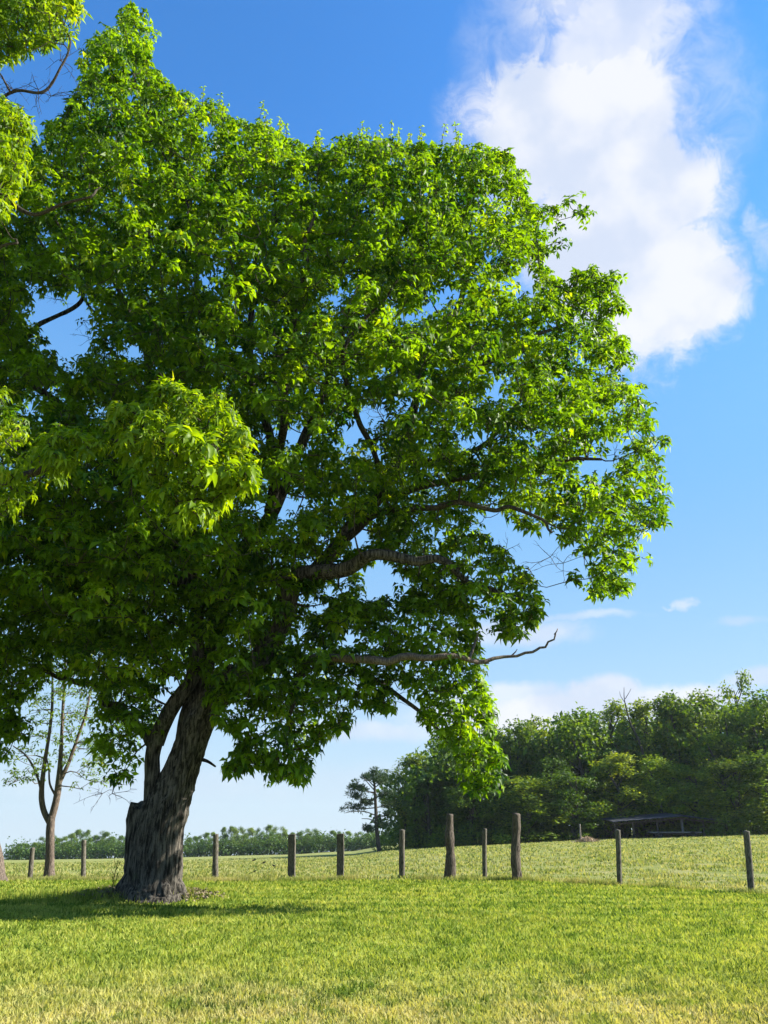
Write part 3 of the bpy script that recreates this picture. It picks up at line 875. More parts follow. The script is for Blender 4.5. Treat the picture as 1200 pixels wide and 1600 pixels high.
bare_twigs(tw, [(640, 640, Y0 - 4), (660, 655, Y0 - 3.5), (600, 650, Y0 - 4), (560, 1085 - 40, Y0 - 1.5), (680, 900, Y0 - 1.5), (670, 940, Y0 - 1.5), (860, 870, Y0 - 2.8), (880, 880, Y0 - 2.6), (960, 710, Y0 - 1.8), (980, 790, Y0 - 1.6), (160, 1240, Y0 + 1), (175, 1270 - 30, Y0), (610, 1095, Y0 - 1.5), (130, 500, Y0 - .5), (150, 530, Y0 - .5), (100, 470, Y0 - .5), (165, 545, Y0 - .5), (840, 680, Y0 - 1.6), (470, 1010, Y0 - 1.6), (790, 860, Y0 - 2.5)], 9, n=5)
o = tw.build('twigs', M_BARK2, big_tree); tag(o, kind='stuff')

# leaf litter at the foot of the trunk
rg = np.random.default_rng(2); n = 1500
a_ = rg.uniform(math.pi * 1.02, math.pi * 2.05, n); r_ = .62 + np.abs(rg.normal(0, .33, n))
lx = -5.45 + np.cos(a_) * r_ * 1.3; ly = 20.6 + np.sin(a_) * r_
B = np.stack([lx, ly, terrain(lx, ly) + rg.uniform(.02, .14, n)], 1)
D = np.stack([rg.normal(size=n), rg.normal(size=n), rg.normal(0, .35, n)], 1)
V, Fs, m = leaves_mesh(B, D, np.tile([[0, 0, 1.0]], (n, 1)) + rg.normal(0, .4, (n, 3)), rg.uniform(.07, .15, n), rg.uniform(.04, .08, n))
M_LIT = plain_mat('dead_leaves', (.07, .05, .03), (.27, .22, .15), 3)
o = mesh_np('leaf_litter', V, Fs, M_LIT, smooth=False)
tag(o, 'dry brown and grey leaf litter piled at the foot of the big trunk', 'leaf litter', kind='stuff')

# ------------------------------------------------------------------ overhanging tree from the left
hx, hy = -13.2, 12.6
hang = empty('overhanging_tree', (hx, hy, tz(hx, hy)), 'nearer tree at the left edge, its bright long-leaved branch hanging before the big crown', 'tree')
a = Acc(); PT = catmull([(hx, hy, -.2), (hx + .1, hy, 2.5), (hx + .5, hy - .1, 5.5), (hx + .9, hy + .1, 9), (hx + 1.6, hy + .5, 13), (hx + 2.2, hy + .8, 17)], 90)
a.add(*tube(PT, rint([.52, .4, .36, .31, .22, .10], 90), 40, True, .02, 90)); a.build('trunk', M_BARK, hang)
HL = []


def hlimb(p0, pts, r0):
    P = catmull([p0] + pxline(pts), 60); k = np.linspace(0, 1, 60)
    P = P + np.stack([vnoise(k * 8, k * 0, i_, 55) - .5 for i_ in (0, 3, 6)], 1) * .3 * k[:, None]
    rr = r0 * (1 - np.linspace(0, 1, 60)) ** .7 + .012; b = Acc(); b.add(*tube(P, rr, 10, True, .004, 91)); b.build('limb', M_BARK2, hang)
    HL.append((P[8:], rr[8:]))


hlimb(PT[32], [(-60, 770, 12.3), (45, 738, 12.2), (100, 712, 12), (170, 690, 11.8), (230, 690, 11.7), (300, 700, 11.5), (350, 730, 11.4)], .075)
hlimb(PT[55], [(-120, 330, 12.5), (-20, 300, 12.3), (40, 330, 12.2), (110, 315, 12), (170, 300, 12)], .05)
hlimb(PT[62], [(-100, 230, 12.8), (0, 150, 12.8), (60, 140, 12.8), (100, 90, 12.7), (110, 40, 12.6)], .035)
hlimb(PT[58], [(-160, 480, 12.8), (-60, 420, 12.8), (0, 385, 12.6), (40, 380, 12.6)], .05)
hlimb(PT[45], [(-100, 640, 12.6), (-10, 560, 12.6)], .05)
BRIGHT = [(60, 690), (110, 660), (160, 665), (165, 640), (190, 622), (235, 610), (265, 585), (320, 590), (365, 615), (375, 660), (412, 735), (400, 765), (365, 775), (345, 800), (325, 830), (285, 825), (262, 790), (230, 760), (195, 735), (180, 720), (120, 745), (70, 740)]
TOPL = [(-80, -60), (115, -60), (135, 20), (118, 60), (90, 75), (40, 85), (0, 100), (-80, 120)]
LEFTL = [(-120, 150), (0, 145), (45, 170), (55, 230), (40, 290), (10, 340), (-120, 380)]
LEFT2 = [(-140, 560), (0, 600), (60, 690), (130, 670), (150, 720), (60, 770), (-20, 830), (-140, 800)]
LOUT = [(-700, 100), (-160, -200), (-120, 100), (-120, 800), (-300, 900), (-750, 800)]
Cb, Rb = clump_field(BRIGHT, 1500, lambda d: .3 + d * .012, lambda x, y: 11.6 + 0 * x, 6, rmax=27, rmin=8, dens=.66, rough=26, hollow=.22)
Ct, Rt = clump_field(TOPL, 800, lambda d: .3 + d * .01, lambda x, y: 12.7 + 0 * x, 7, rmax=42, rmin=15, dens=.6)
Cl, Rl = clump_field(LEFTL, 900, lambda d: .4 + d * .012, lambda x, y: 12.3 + 0 * x, 8, rmax=44, rmin=18, dens=.58)
C4, R4 = clump_field(LEFT2, 500, lambda d: .4 + d * .01, lambda x, y: 12.4 + 0 * x, 9, rmax=40, rmin=17, dens=.75)
Co, Ro = clump_field(LOUT, 500, lambda d: .5 + d * .015, lambda x, y: 13.3 + 0 * x, 10, rmax=110, rmin=30, dens=.72)
ha = Acc(); allc = np.vstack([Cb, Ct, Cl, C4, Co])
grow(allc, [PT[40:]] + [h[0] for h in HL], [np.full(50, .2)] + [h[1] for h in HL], 12, ha)
data = foliage(np.vstack([Cb, Ct, Cl, C4]), np.concatenate([Rb, Rt, Rl, R4]), 31, per_m2=6.0, L0=.215, W0=.056, nl=(7, 10), twigs=ha, droop=1.1)
d2 = foliage(Co, Ro, 32, per_m2=1.6, L0=.3, W0=.09, droop=.8)
bare_twigs(ha, [(60, 140, 12.8), (20, 140, 12.8), (95, 95, 12.7), (10, 150, 12.8), (80, 150, 12.7)], 10, n=6, ln=.7, up=.5)
tag(ha.build('branches', M_BARK2, hang), kind='stuff')
print('hang leaves', put_leaves([np.concatenate(z) for z in zip(data, d2)], M_LEAF2, hang, 'foliage', 300))

# ------------------------------------------------------------------ the young tree and the trunk at the left edge
def young_tree(base, stems, crown_pts, label, lean_r, nleaf, seed):
    t = empty('young_tree', [float(v) for v in base], label, 'tree')
    a = Acc(); Ns = []; Nr_ = []
    for i, s in enumerate(stems):
        P, r = limb_pts(s, 50); a = Acc()
        a.add(*tube(P, r, 16, True, .008, 70 + i + seed)); a.build('trunk' if i == 0 else 'limb', M_BARKY, t)
        Ns.append(P[10:] if i else P[30:]); Nr_.append(r[10:] if i else r[30:])
    br = Acc(); grow(crown_pts[0], Ns, Nr_, seed, br, 4, -.1)
    d = foliage(crown_pts[0], crown_pts[1], seed, per_m2=nleaf, L0=.15, W0=.075, nl=(3, 6), twigs=br, droop=.4)
    tag(br.build('branches', M_BARKY, t), kind='stuff'); put_leaves(d, M_YOUNG, t)
    return t


yb = ground_at(77, 1371); Yy = float(yb[1])
ycr = clump_field([(15, 1235), (0, 1190), (40, 1150), (50, 1100), (40, 1040), (60, 980), (110, 960), (150, 1000), (160, 1080), (150, 1150), (170, 1190), (160, 1250), (120, 1240), (100, 1200), (80, 1215), (50, 1230)], 1500,
                  lambda d: .5 + d * .02, lambda x, y: Yy + 0 * x, 15, rmax=34, rmin=14, dens=.62)
young_tree(yb, [[(77, 1376, Yy, 20.8), (77, 1360, Yy, 15.2), (78, 1330, Yy, 12.8), (78, 1300, Yy, 12.8), (80, 1275, Yy, 12.0)],
                [(80, 1290, Yy, 9.6), (68, 1265, Yy, 8.8), (65, 1235, Yy, 8.0), (70, 1190, Yy, 6.4), (78, 1140, Yy, 4.8), (82, 1090, Yy, 4.0), (80, 1000, Yy, 1.6)],
                [(79, 1285, Yy, 11.2), (88, 1250, Yy, 10.4), (92, 1220, Yy, 9.6), (95, 1180, Yy, 6.4), (97, 1130, Yy, 4.8), (100, 1080, Yy, 4.0), (104, 1000, Yy, 1.6)],
                [(93, 1222, Yy, 7.2), (108, 1190, Yy, 5.6), (122, 1150, Yy, 4.8), (134, 1115, Yy, 4.0), (145, 1060, Yy, 1.6)],
                [(66, 1240, Yy, 4.0), (55, 1205, Yy, 3.2), (40, 1180, Yy, 2.4), (20, 1165, Yy, 1.2)],
                [(88, 1245, Yy, 4.0), (78, 1225, Yy, 3.2), (76, 1200, Yy, 2.4), (72, 1180, Yy, 1.6)]], ycr,
           'young forked tree with thin pale leaves standing left of the big trunk', 0, 2.9, 16)
eb = ground_at(-8, 1378); Ye = float(eb[1])
ecr = clump_field([(-300, 900), (-100, 880), (-60, 960), (-60, 1150), (-120, 1230), (-300, 1180)], 400, lambda d: .8 + d * .02, lambda x, y: Ye + 0 * x, 17, rmax=60, rmin=20, dens=.7)
young_tree(eb, [[(-8, 1384, Ye, 46), (-9, 1370, Ye, 34), (-11, 1340, Ye, 28), (-18, 1300, Ye, 22), (-30, 1240, Ye, 19), (-50, 1150, Ye, 14), (-60, 1050, Ye, 8)],
                [(-45, 1170, Ye, 9), (-90, 1110, Ye, 7), (-140, 1040, Ye, 4)]], ecr,
           'dark flared trunk cut off by the left edge of the photograph', 0, 3, 18)

# ------------------------------------------------------------------ fence posts
M_POST = plain_mat('weathered_post', (.035, .03, .024), (.17, .155, .125), 9, .95, (6, 6, 1), .6)
M_POSTD = plain_mat('old_split_post', (.028, .022, .018), (.15, .125, .10), 7, .95, (7, 7, 1), .9)


def post(px, ybase, ytop, wpx, label, mat=M_POST, thick=False, lean=0.0, seed=0):
    b = ground_at(px, ybase); Y = float(b[1]); t_ = at(px + lean, ytop, Y); h = t_[2] - b[2]; r = pxr(wpx, Y)
    o = empty('fence_post', [float(v) for v in b], label, 'post', 'wooden posts of the fence line')
    n = 44; k = np.linspace(0, 1, n)
    dx = t_[0] - b[0]
    P = np.stack([b[0] + dx * k + (.02 if thick else .004) * np.sin(k * 7 + seed), b[1] + .0 * k, b[2] - .15 + (h + .15) * k], 1)
    rr = r * (1 + .10 * (vnoise(k * 6, k * 0, 0, seed) - .5) * (3.0 if thick else 1))
    if thick: rr = rr * np.interp(k, [0, .08, .45, .5, .7, 1], [1.12, 1.2, 1.0, 1.12, .95, .82])
    a = Acc(); sd_ = 20
    if seed in (3, 4):                     # sawn square posts
        c_ = r * 1.0; q = [(-1, -.9), (-.9, -1), (.9, -1), (1, -.9), (1, .9), (.9, 1), (-.9, 1), (-1, .9)]
        V = np.concatenate([[[p_[0] + u_ * c_, p_[1] + v_ * c_, p_[2]] for u_, v_ in q] for p_ in P[::4]]); V[-8:, 2] += np.array([0, 0, .02, .02, .03, .03, .01, 0])
        m_ = len(P[::4]); ii = np.arange(m_ - 1)[:, None] * 8; jj = np.arange(8)[None]; kk = (jj + 1) % 8
        a.add(V, [np.stack([ii + jj, ii + kk, ii + 8 + kk, ii + 8 + jj], -1).reshape(-1, 4)])
        a.add(V[-8:], [np.array([[0, 1, 2], [0, 2, 3], [0, 3, 4], [0, 4, 5], [0, 5, 6], [0, 6, 7]])])
    else:
        V, Fs = tube(P, rr, sd_, True, .012 if thick else .003, 40 + seed, .05 if thick else .012)
        a.add(V, Fs)
    a.build('shaft', mat, o, smooth=seed not in (3, 4))
    return o


POSTS = [(47, 1374, 1325, 7, 'short thin post just left of the young forked tree', 0), (131, 1373, 1313, 7, 'thin post between the young forked tree and the big trunk', 0),
         (337, 1374, 1304, 9, 'post standing first to the right of the big trunk', 0), (456, 1371, 1299, 11, 'squared grey post with a pale right edge, second right of the big trunk', 0),
         (532, 1371, 1298, 11, 'squared grey post third right of the big trunk, left of the pine', 0), (628, 1371, 1297, 9, 'slim post in front of the left end of the dark wood', 0),
         (703, 1372, 1273, 14, 'thick weathered split post, the leftmost of the two tall ones', 1), (757, 1374, 1295, 7, 'thinnest post, standing between the two tall thick ones', 0),
         (806, 1377, 1272, 13, 'tall gnarled post with a knot and a split piece at its foot', 1), (968, 1384, 1297, 8, 'slim dark post in front of the left part of the low shed', 0),
         (1174, 1395, 1299, 10, 'leaning post nearest to the right edge of the photograph', 0)]
for i, (px, yb_, yt_, wp, lb, th_) in enumerate(POSTS):
    o = post(px, yb_, yt_, wp, lb, M_POSTD if th_ else M_POST, bool(th_), {10: -8, 9: -3, 0: 4}.get(i, 0), i)
    if i == 8:
        b = np.array(o.location); a = Acc()
        a.add(*tube(catmull([b + [.13, -.02, -.1], b + [.15, -.02, .2], b + [.13, -.02, .42]], 12), rint([.05, .06, .02], 12), 8, True, .006, 3))
        a.build('split_piece', M_POSTD, o)
        a = Acc(); a.add(*tube(catmull([b + [.06, -.05, .92], b + [.11, -.06, 1.02], b + [.10, -.05, 1.14]], 12), rint([.03, .07, .02], 12), 10, True, .006, 6)); a.build('knot', M_POSTD, o)
# far stake with a heap of dry brush at its foot
sb = ground_at(908, 1316)
st = empty('stake', [float(v) for v in sb], 'lone grey stake at the far edge of the pasture left of the shed', 'post')
a = Acc(); a.add(*tube(catmull([sb + [0, 0, -.2], sb + [-.02, 0, .9], sb + [.02, 0, 1.9]], 12), rint([.12, .10, .09], 12), 8, True, .01, 4)); a.build('shaft', M_DEAD, st)
rg = np.random.default_rng(8); n = 500
lx = sb[0] + .5 + rg.normal(0, .65, n); ly = sb[1] - .6 + rg.normal(0, .4, n)
B = np.stack([lx, ly, terrain(lx, ly) + rg.uniform(0, .45, n) * np.exp(-((lx - sb[0] - .5) / .9) ** 2)], 1)
V, Fs, m = leaves_mesh(B, rg.normal(size=(n, 3)), rg.normal(size=(n, 3)), rg.uniform(.15, .45, n), rg.uniform(.06, .14, n))
tag(mesh_np('brush_heap', V, Fs, plain_mat('dry_brush', (.30, .20, .12), (.55, .42, .28), 2), smooth=False), 'low heap of pale dry brush round the lone stake', 'brush', kind='stuff')

# ------------------------------------------------------------------ shed by the wood
M_TIN = plain_mat('rusty_tin_roof', (.025, .03, .04), (.07, .07, .075), 3, .6, (1, 1, 1), .2)
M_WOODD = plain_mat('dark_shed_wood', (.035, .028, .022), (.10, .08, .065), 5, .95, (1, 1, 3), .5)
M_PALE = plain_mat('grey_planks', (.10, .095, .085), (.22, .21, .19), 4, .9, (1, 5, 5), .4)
SY = 112.0
s0 = at(958, 1310, SY); s1 = at(1142, 1306, SY); peakx = at(1066, 1300, SY)[0]
sz = lambda x, y: tz(x, y)
xm = (s0[0] + s1[0]) / 2
shed = empty('open_shed', (float(xm), SY, sz(xm, SY)), 'long low open-sided shed under a shallow dark tin roof at the edge of the wood', 'shed')


def box(acc, lo, hi):
    lo = np.array(lo, float); hi = np.array(hi, float)
    V = np.array([[x, y, z] for x in (lo[0], hi[0]) for y in (lo[1], hi[1]) for z in (lo[2], hi[2])])
    q = np.array([[0, 1, 3, 2], [4, 6, 7, 5], [0, 4, 5, 1], [2, 3, 7, 6], [0, 2, 6, 4], [1, 5, 7, 3]])
    acc.add(V, [q])


zl, zp, zr = at(958, 1284, SY)[2], at(1066, 1275, SY)[2], at(1142, 1284, SY)[2]


def roofz(x):
    return np.interp(x, [s0[0], peakx, s1[0]], [zl, zp, zr])


for x0, x1, z0, z1 in ((s0[0], peakx, zl, zp), (peakx, s1[0], zp, zr)):
    nn = 12
    for k in range(nn):                                       # corrugated sheets, each a piece
        xa, xb = x0 + (x1 - x0) * k / nn, x0 + (x1 - x0) * (k + 1) / nn - .03
        za, zb = z0 + (z1 - z0) * k / nn, z0 + (z1 - z0) * (k + 1) / nn
        lift = .03 * (k % 2)
        V = np.array([[xa, SY - .8, za + lift], [xb, SY - .8, zb + lift], [xb, SY + 5.5, zb + .5 + lift], [xa, SY + 5.5, za + .5 + lift]])
        V = np.vstack([V, V - [0, 0, .08]])
        a = Acc(); a.add(V, [np.array([[0, 1, 2, 3], [7, 6, 5, 4], [0, 4, 5, 1], [1, 5, 6, 2], [2, 6, 7, 3], [3, 7, 4, 0]])])
        a.build('roof_panel', M_TIN, shed, smooth=False)
for px, lit in ((962, 0), (990, 0), (1028, 0), (1067, 1), (1100, 0), (1136, 0)):  # the lit front post has its sunlight put into a paler wood colour
    x = at(px, 1300, SY)[0]
    for dy in (0, 4.9):
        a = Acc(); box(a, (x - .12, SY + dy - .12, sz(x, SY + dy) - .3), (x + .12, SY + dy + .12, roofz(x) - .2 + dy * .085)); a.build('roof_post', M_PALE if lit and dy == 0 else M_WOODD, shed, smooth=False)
for xa, xb in ((s0[0], peakx), (peakx, s1[0])):
    a = Acc(); za, zb = roofz(xa) - .22, roofz(xb) - .22
    V = np.array([[xa, SY - .2, za], [xb, SY - .2, zb], [xb, SY - .05, zb], [xa, SY - .05, za]]); V = np.vstack([V, V - [0, 0, .2]])
    a.add(V, [np.array([[0, 1, 2, 3], [7, 6, 5, 4], [0, 4, 5, 1], [1, 5, 6, 2], [2, 6, 7, 3], [3, 7, 4, 0]])]); a.build('eaves_beam', M_WOODD, shed, smooth=False)
nb = 22
for k in range(nb):                                            # back wall boards
    xa = s0[0] + .3 + (s1[0] - s0[0] - .6) * k / nb; xb = xa + (s1[0] - s0[0] - .6) / nb - .04
    if k in (4, 5, 15): continue
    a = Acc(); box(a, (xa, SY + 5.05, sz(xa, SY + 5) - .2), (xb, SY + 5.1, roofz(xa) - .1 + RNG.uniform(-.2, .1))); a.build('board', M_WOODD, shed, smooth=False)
# low wagon and trough under the roof
wx0, wx1 = at(1010, 1300, SY)[0], at(1090, 1300, SY)[0]; wy = SY - .9; wz = sz(wx0, wy)
wg = empty('hay_wagon', (float((wx0 + wx1) / 2), wy, wz), 'flat pale plank wagon parked along the front of the shed', 'wagon')
zt = at(1075, 1299, wy)[2]
for k in range(5):
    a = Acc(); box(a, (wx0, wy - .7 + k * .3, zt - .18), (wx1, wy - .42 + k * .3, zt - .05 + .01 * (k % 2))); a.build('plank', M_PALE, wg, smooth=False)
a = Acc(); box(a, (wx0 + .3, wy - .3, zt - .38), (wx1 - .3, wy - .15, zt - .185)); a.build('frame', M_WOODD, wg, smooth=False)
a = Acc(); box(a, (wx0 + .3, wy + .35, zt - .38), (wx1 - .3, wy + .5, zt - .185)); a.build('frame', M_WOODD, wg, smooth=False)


def wheel(cx, cy, cz, r, wd):
    th = np.linspace(0, 2 * math.pi, 20, endpoint=False); V = []
    for rr_, yy in ((r, -wd), (r, wd), (r * .5, wd), (r * .5, -wd)):
        V.append(np.stack([cx + rr_ * np.cos(th), np.full(20, cy + yy), cz + rr_ * np.sin(th)], 1))
    V = np.vstack(V); j = np.arange(20); j2 = (j + 1) % 20
    F_ = np.concatenate([np.stack([a_ * 20 + j, a_ * 20 + j2, b_ * 20 + j2, b_ * 20 + j], -1) for a_, b_ in ((0, 1), (1, 2), (2, 3), (3, 0))])
    a = Acc(); a.add(V, [F_]); return a


M_RUB = plain_mat('tyre_rubber', (.02, .02, .02), (.04, .04, .04), 5)
for x in (wx0 + 1.2, wx1 - 1.2):
    for yy in (wy - .75, wy + .95):
        wl = wheel(x, yy, sz(x, yy) + .32, .36, .1).build('wheel', M_RUB, wg)
        a = Acc(); a.add(*tube(np.array([[x, yy - .12, sz(x, yy) + .32], [x, yy + .12, sz(x, yy) + .32]]), np.array([.18, .18]), 12, True))
        hb = a.build('hub', M_PALE, wg); 
        hb.parent = wl
    a = Acc(); box(a, (x - .06, wy - .75, sz(x, wy) + .27), (x + .06, wy + .95, sz(x, wy) + .39)); a.build('axle', M_WOODD, wg, smooth=False)

# ------------------------------------------------------------------ the wood on the right
def forest_tree(kind, seed, mat):
    """a tree about 20 m tall at the origin: trunk, limbs, crown. Returned as a list of (name, mesh)"""
    rg = np.random.default_rng(seed)
    H = 20.0; parts = []
    a = Acc()
    P = catmull([(0, 0, -.5), (rg.normal(0, .2), rg.normal(0, .2), 5), (rg.normal(0, .5), rg.normal(0, .5), 11), (rg.normal(0, .7), rg.normal(0, .7), 17.5)], 30)
    a.add(*tube(P, rint([.42, .30, .22, .06], 30), 9, True))
    lo = {'edge': .06, 'airy': .3, 'tall': .12, 'round': .25}[kind]
    nlobe = {'round': 52, 'edge': 60, 'airy': 36, 'tall': 54}[kind]
    C = []; Rr = []
    for k in range(nlobe):
        f = rg.uniform(lo, .97); z = f * H
        prof = {'round': math.sin(math.pi * min(1, (f - lo) / (1 - lo)) ** .8 * .93 + .12), 'edge': (1.05 - f) ** .5 * 1.05, 'airy': math.sin(math.pi * ((f - lo) / (1 - lo)) * .9 + .2), 'tall': math.sin(math.pi * ((f - lo) / (1 - lo)) * .9 + .15) * .75}[kind]
        rr = 5.0 * max(.15, prof) * rg.uniform(.35, 1.0); th = rg.uniform(0, 6.28)
        C.append((rr * math.cos(th), rr * math.sin(th), z)); Rr.append(rg.uniform(.7, 1.6) * (.75 if kind == 'airy' else 1))
    C = np.array(C); Rr = np.array(Rr)
    for c in C[:16]:
        z0 = max(1.5, c[2] - 3.5); p = np.array([np.interp(z0, P[:, 2], P[:, 0]), np.interp(z0, P[:, 2], P[:, 1]), z0])
        a.add(*tube(catmull([p, (p + c) / 2 + rg.normal(0, .4, 3), c], 8), np.linspace(.13, .03, 8), 5, False))
    V = []; To = []
    per = {'airy': 60, 'round': 62, 'edge': 58, 'tall': 62}[kind]
    B, D, N, L, W = [], [], [], [], []
    for c, r in zip(C, Rr):
        m = int(per * r * r); v = nrm(rg.normal(size=(m, 3))); 
        # smaller tufts on the lobe give the outline teeth
        q = c + v * (r * rg.uniform(.3, 1.2, m))[:, None] * [1.05, 1.05, 1.0] + rg.normal(0, .12, (m, 3))
        B.append(q); D.append(nrm(v + rg.normal(0, .8, (m, 3)) - [0, 0, .3])); N.append(nrm(v + [0, 0, .5] + rg.normal(0, .5, (m, 3))))
        L.append(rg.uniform(.28, .62, m)); W.append(rg.uniform(.20, .42, m)); To.append(np.clip(rg.normal(.45, .16) + rg.normal(0, .2, m), 0, 1))
    V, Fs, m = leaves_mesh(*[np.concatenate(z) for z in (B, D, N, L, W)])
    return a, (V, Fs, m, np.concatenate(To))


PROTO = {}


def forest(kind, var, loc, h, wd, rz, label, cat='tree', mat=None, group=None, name='woodland_tree', squash=1.0):
    key = (kind, var, mat.name)
    root = empty(name, [float(v) for v in loc], label, cat, group, rz)
    if key not in PROTO:
        a, (V, Fs, m, To) = forest_tree(kind, var * 13 + len(kind), mat)
        t = a.build('trunk', M_FBARK, None)
        c = mesh_np('crown', V, Fs, mat, None, smooth=False, tone=np.repeat(To, m))
        PROTO[key] = (t, c); ts = (t, c)
    else:
        ts = [q.copy() for q in PROTO[key]]
        for q in ts: COL.objects.link(q)
    for q in ts:
        q.parent = root; q.scale = (wd / 10 * 1.0, wd / 10, h / 20)
    ts[1]['kind'] = 'stuff'
    return root


# (px, top py, distance, width m, kind, variant, light?, label)
WOOD = [
    (648, 1180, 134, 11, 'round', 1, 0, 'broad tree at the left end of the wood, behind the slim post'),
    (668, 1215, 126, 10, 'edge', 2, 0, 'leafy edge tree low behind the thick split post, left side'),
    (700, 1150, 132, 12, 'round', 2, 0, 'tree topping the wood behind the hanging tip of the big crown, left of it'),
    (735, 1200, 121, 11, 'edge', 1, 0, 'dark leafy edge tree behind the thinnest post'),
    (770, 1132, 130, 10, 'airy', 2, 0, 'airy-topped tree just right of the hanging branch tip'),
    (805, 1128, 128, 11, 'round', 3, 0, 'tree behind the gnarled post, second crown right of the hanging branch tip'),
    (838, 1118, 130, 11, 'airy', 1, 0, 'open tree whose ragged top rises left of the yellow-green one'),
    (820, 1215, 117, 12, 'edge', 3, 0, 'dark edge tree directly behind the gnarled post'),
    (902, 1108, 124, 12, 'tall', 1, 1, 'yellow-green lit tree in the middle of the wood'),
    (890, 1205, 116, 10, 'edge', 1, 0, 'dark edge tree behind the lone stake'),
    (862, 1185, 121, 9, 'round', 2, 0, 'small round tree between the gnarled post and the lone stake'),
    (955, 1098, 128, 11, 'airy', 2, 0, 'tree left beside the bare snag top'),
    (1000, 1098, 130, 12, 'round', 1, 0, 'broad crown right beside the bare snag top'),
    (960, 1180, 119, 11, 'edge', 2, 0, 'edge tree above the left end of the shed'),
    (1045, 1088, 127, 12, 'tall', 2, 0, 'pale-leaved crown above the shed, at the skyline'),
    (1022, 1182, 119, 9, 'edge', 3, 1, 'bright yellow-green sapling above the middle of the shed roof'),
    (1075, 1195, 119, 10, 'edge', 1, 1, 'lighter leafy tree just behind the right half of the shed'),
    (1090, 1082, 126, 12, 'round', 3, 0, 'rounded skyline crown left of the tallest tree'),
    (1118, 1140, 120, 10, 'airy', 3, 1, 'small tree with bright sunlit sprays right of the shed, below the tallest tree'),
    (1152, 1048, 128, 8.5, 'airy', 1, 0, 'tallest tree of the wood, its open top standing clear of the others'),
    (1180, 1082, 123, 12, 'tall', 1, 1, 'lit crown right of the tallest tree'),
    (1140, 1190, 115, 12, 'edge', 2, 0, 'dark edge tree beside the right end of the shed'),
    (1195, 1175, 112, 12, 'edge', 3, 0, 'dark edge tree behind the post nearest the right edge'),
    (1235, 1070, 120, 13, 'round', 2, 0, 'large crown cut by the right edge of the photograph'),
]
rg = np.random.default_rng(31)
for px, ty, Y, wd, kd, var, lt, lb in WOOD:
    top = at(px, ty, Y); x = top[0]; z = tz(x, Y); h = (top[2] - z) * 1.0
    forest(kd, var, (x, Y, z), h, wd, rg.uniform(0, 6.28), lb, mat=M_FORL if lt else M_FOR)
# the depth of the wood behind the front trees, read as one mass
B, D, N, L, W, To = [], [], [], [], [], []
wk = Acc()
for px in np.arange(640, 1500, 17):
    for row in range(4):
        Y = 128 + row * 9 + rg.uniform(-3, 3); xx = at(px + rg.uniform(-8, 8), 1200, Y)[0]
        ty = np.interp(px, [600, 640, 700, 770, 900, 1000, 1090, 1200, 1500], [1265, 1200, 1160, 1140, 1112, 1104, 1090, 1080, 1050]) + rg.uniform(0, 22)
        z = tz(xx, Y); hh = at(px, ty, Y)[2] - z
        wk.add(*tube(np.array([[xx, Y, z - .5], [xx + rg.normal(0, .4), Y, z + hh * .5], [xx, Y, z + hh * .9]]), np.array([.3, .22, .06]), 6, False))
        for k in range(9):
            f = rg.uniform(.1, .93); c = np.array([xx + rg.normal(0, 2.2), Y + rg.normal(0, 2.2), z + hh * f]); r = rg.uniform(1.2, 2.2)
            m = int(10 * r * r); v = nrm(rg.normal(size=(m, 3)))
            B.append(c + v * (r * rg.uniform(.5, 1.1, m))[:, None]); D.append(nrm(v + rg.normal(0, .8, (m, 3)))); N.append(nrm(v + [0, 0, .5] + rg.normal(0, .5, (m, 3))))
            L.append(rg.uniform(.7, 1.2, m)); W.append(rg.uniform(.5, .9, m)); To.append(np.clip(rg.normal(.4, .12, m), 0, 1))
V, Fs, m = leaves_mesh(*[np.concatenate(z_) for z_ in (B, D, N, L, W)])
wood = empty('woodland', (40, 140, tz(40, 140)), 'depth of dark woodland behind the front row of trees on the right', 'woodland'); wood['kind'] = 'stuff'
tag(wk.build('trunks', M_FBARK, wood), kind='stuff')
tag(mesh_np('foliage', V, Fs, M_FOR, wood, smooth=False, tone=np.repeat(np.concatenate(To), m)), kind='stuff')
# undergrowth along the edge
B, D, N, L, W, To = [], [], [], [], [], []
for px in np.arange(596, 1260, 9):
    Y = np.interp(px, [596, 700, 960, 1200], [131, 119, 119, 110]) + rg.uniform(-2, 2)
    xx = at(px, 1300, Y)[0]; r = rg.uniform(.9, 1.9); c = np.array([xx, Y, tz(xx, Y) + r * .6])
    m = int(60 * r * r); v = nrm(rg.normal(size=(m, 3)))
    B.append(c + v * (r * rg.uniform(.5, 1.1, m))[:, None]); D.append(nrm(v + rg.normal(0, .8, (m, 3)))); N.append(nrm(v + [0, 0, .5] + rg.normal(0, .5, (m, 3))))
    L.append(rg.uniform(.25, .55, m)); W.append(rg.uniform(.15, .35, m)); To.append(np.clip(rg.normal(.4, .15, m), 0, 1))
V, Fs, m = leaves_mesh(*[np.concatenate(z_) for z_ in (B, D, N, L, W)])
tag(mesh_np('undergrowth', V, Fs, M_FOR, smooth=False, tone=np.repeat(np.concatenate(To), m)), 'dark undergrowth along the foot of the wood', 'undergrowth', kind='stuff')

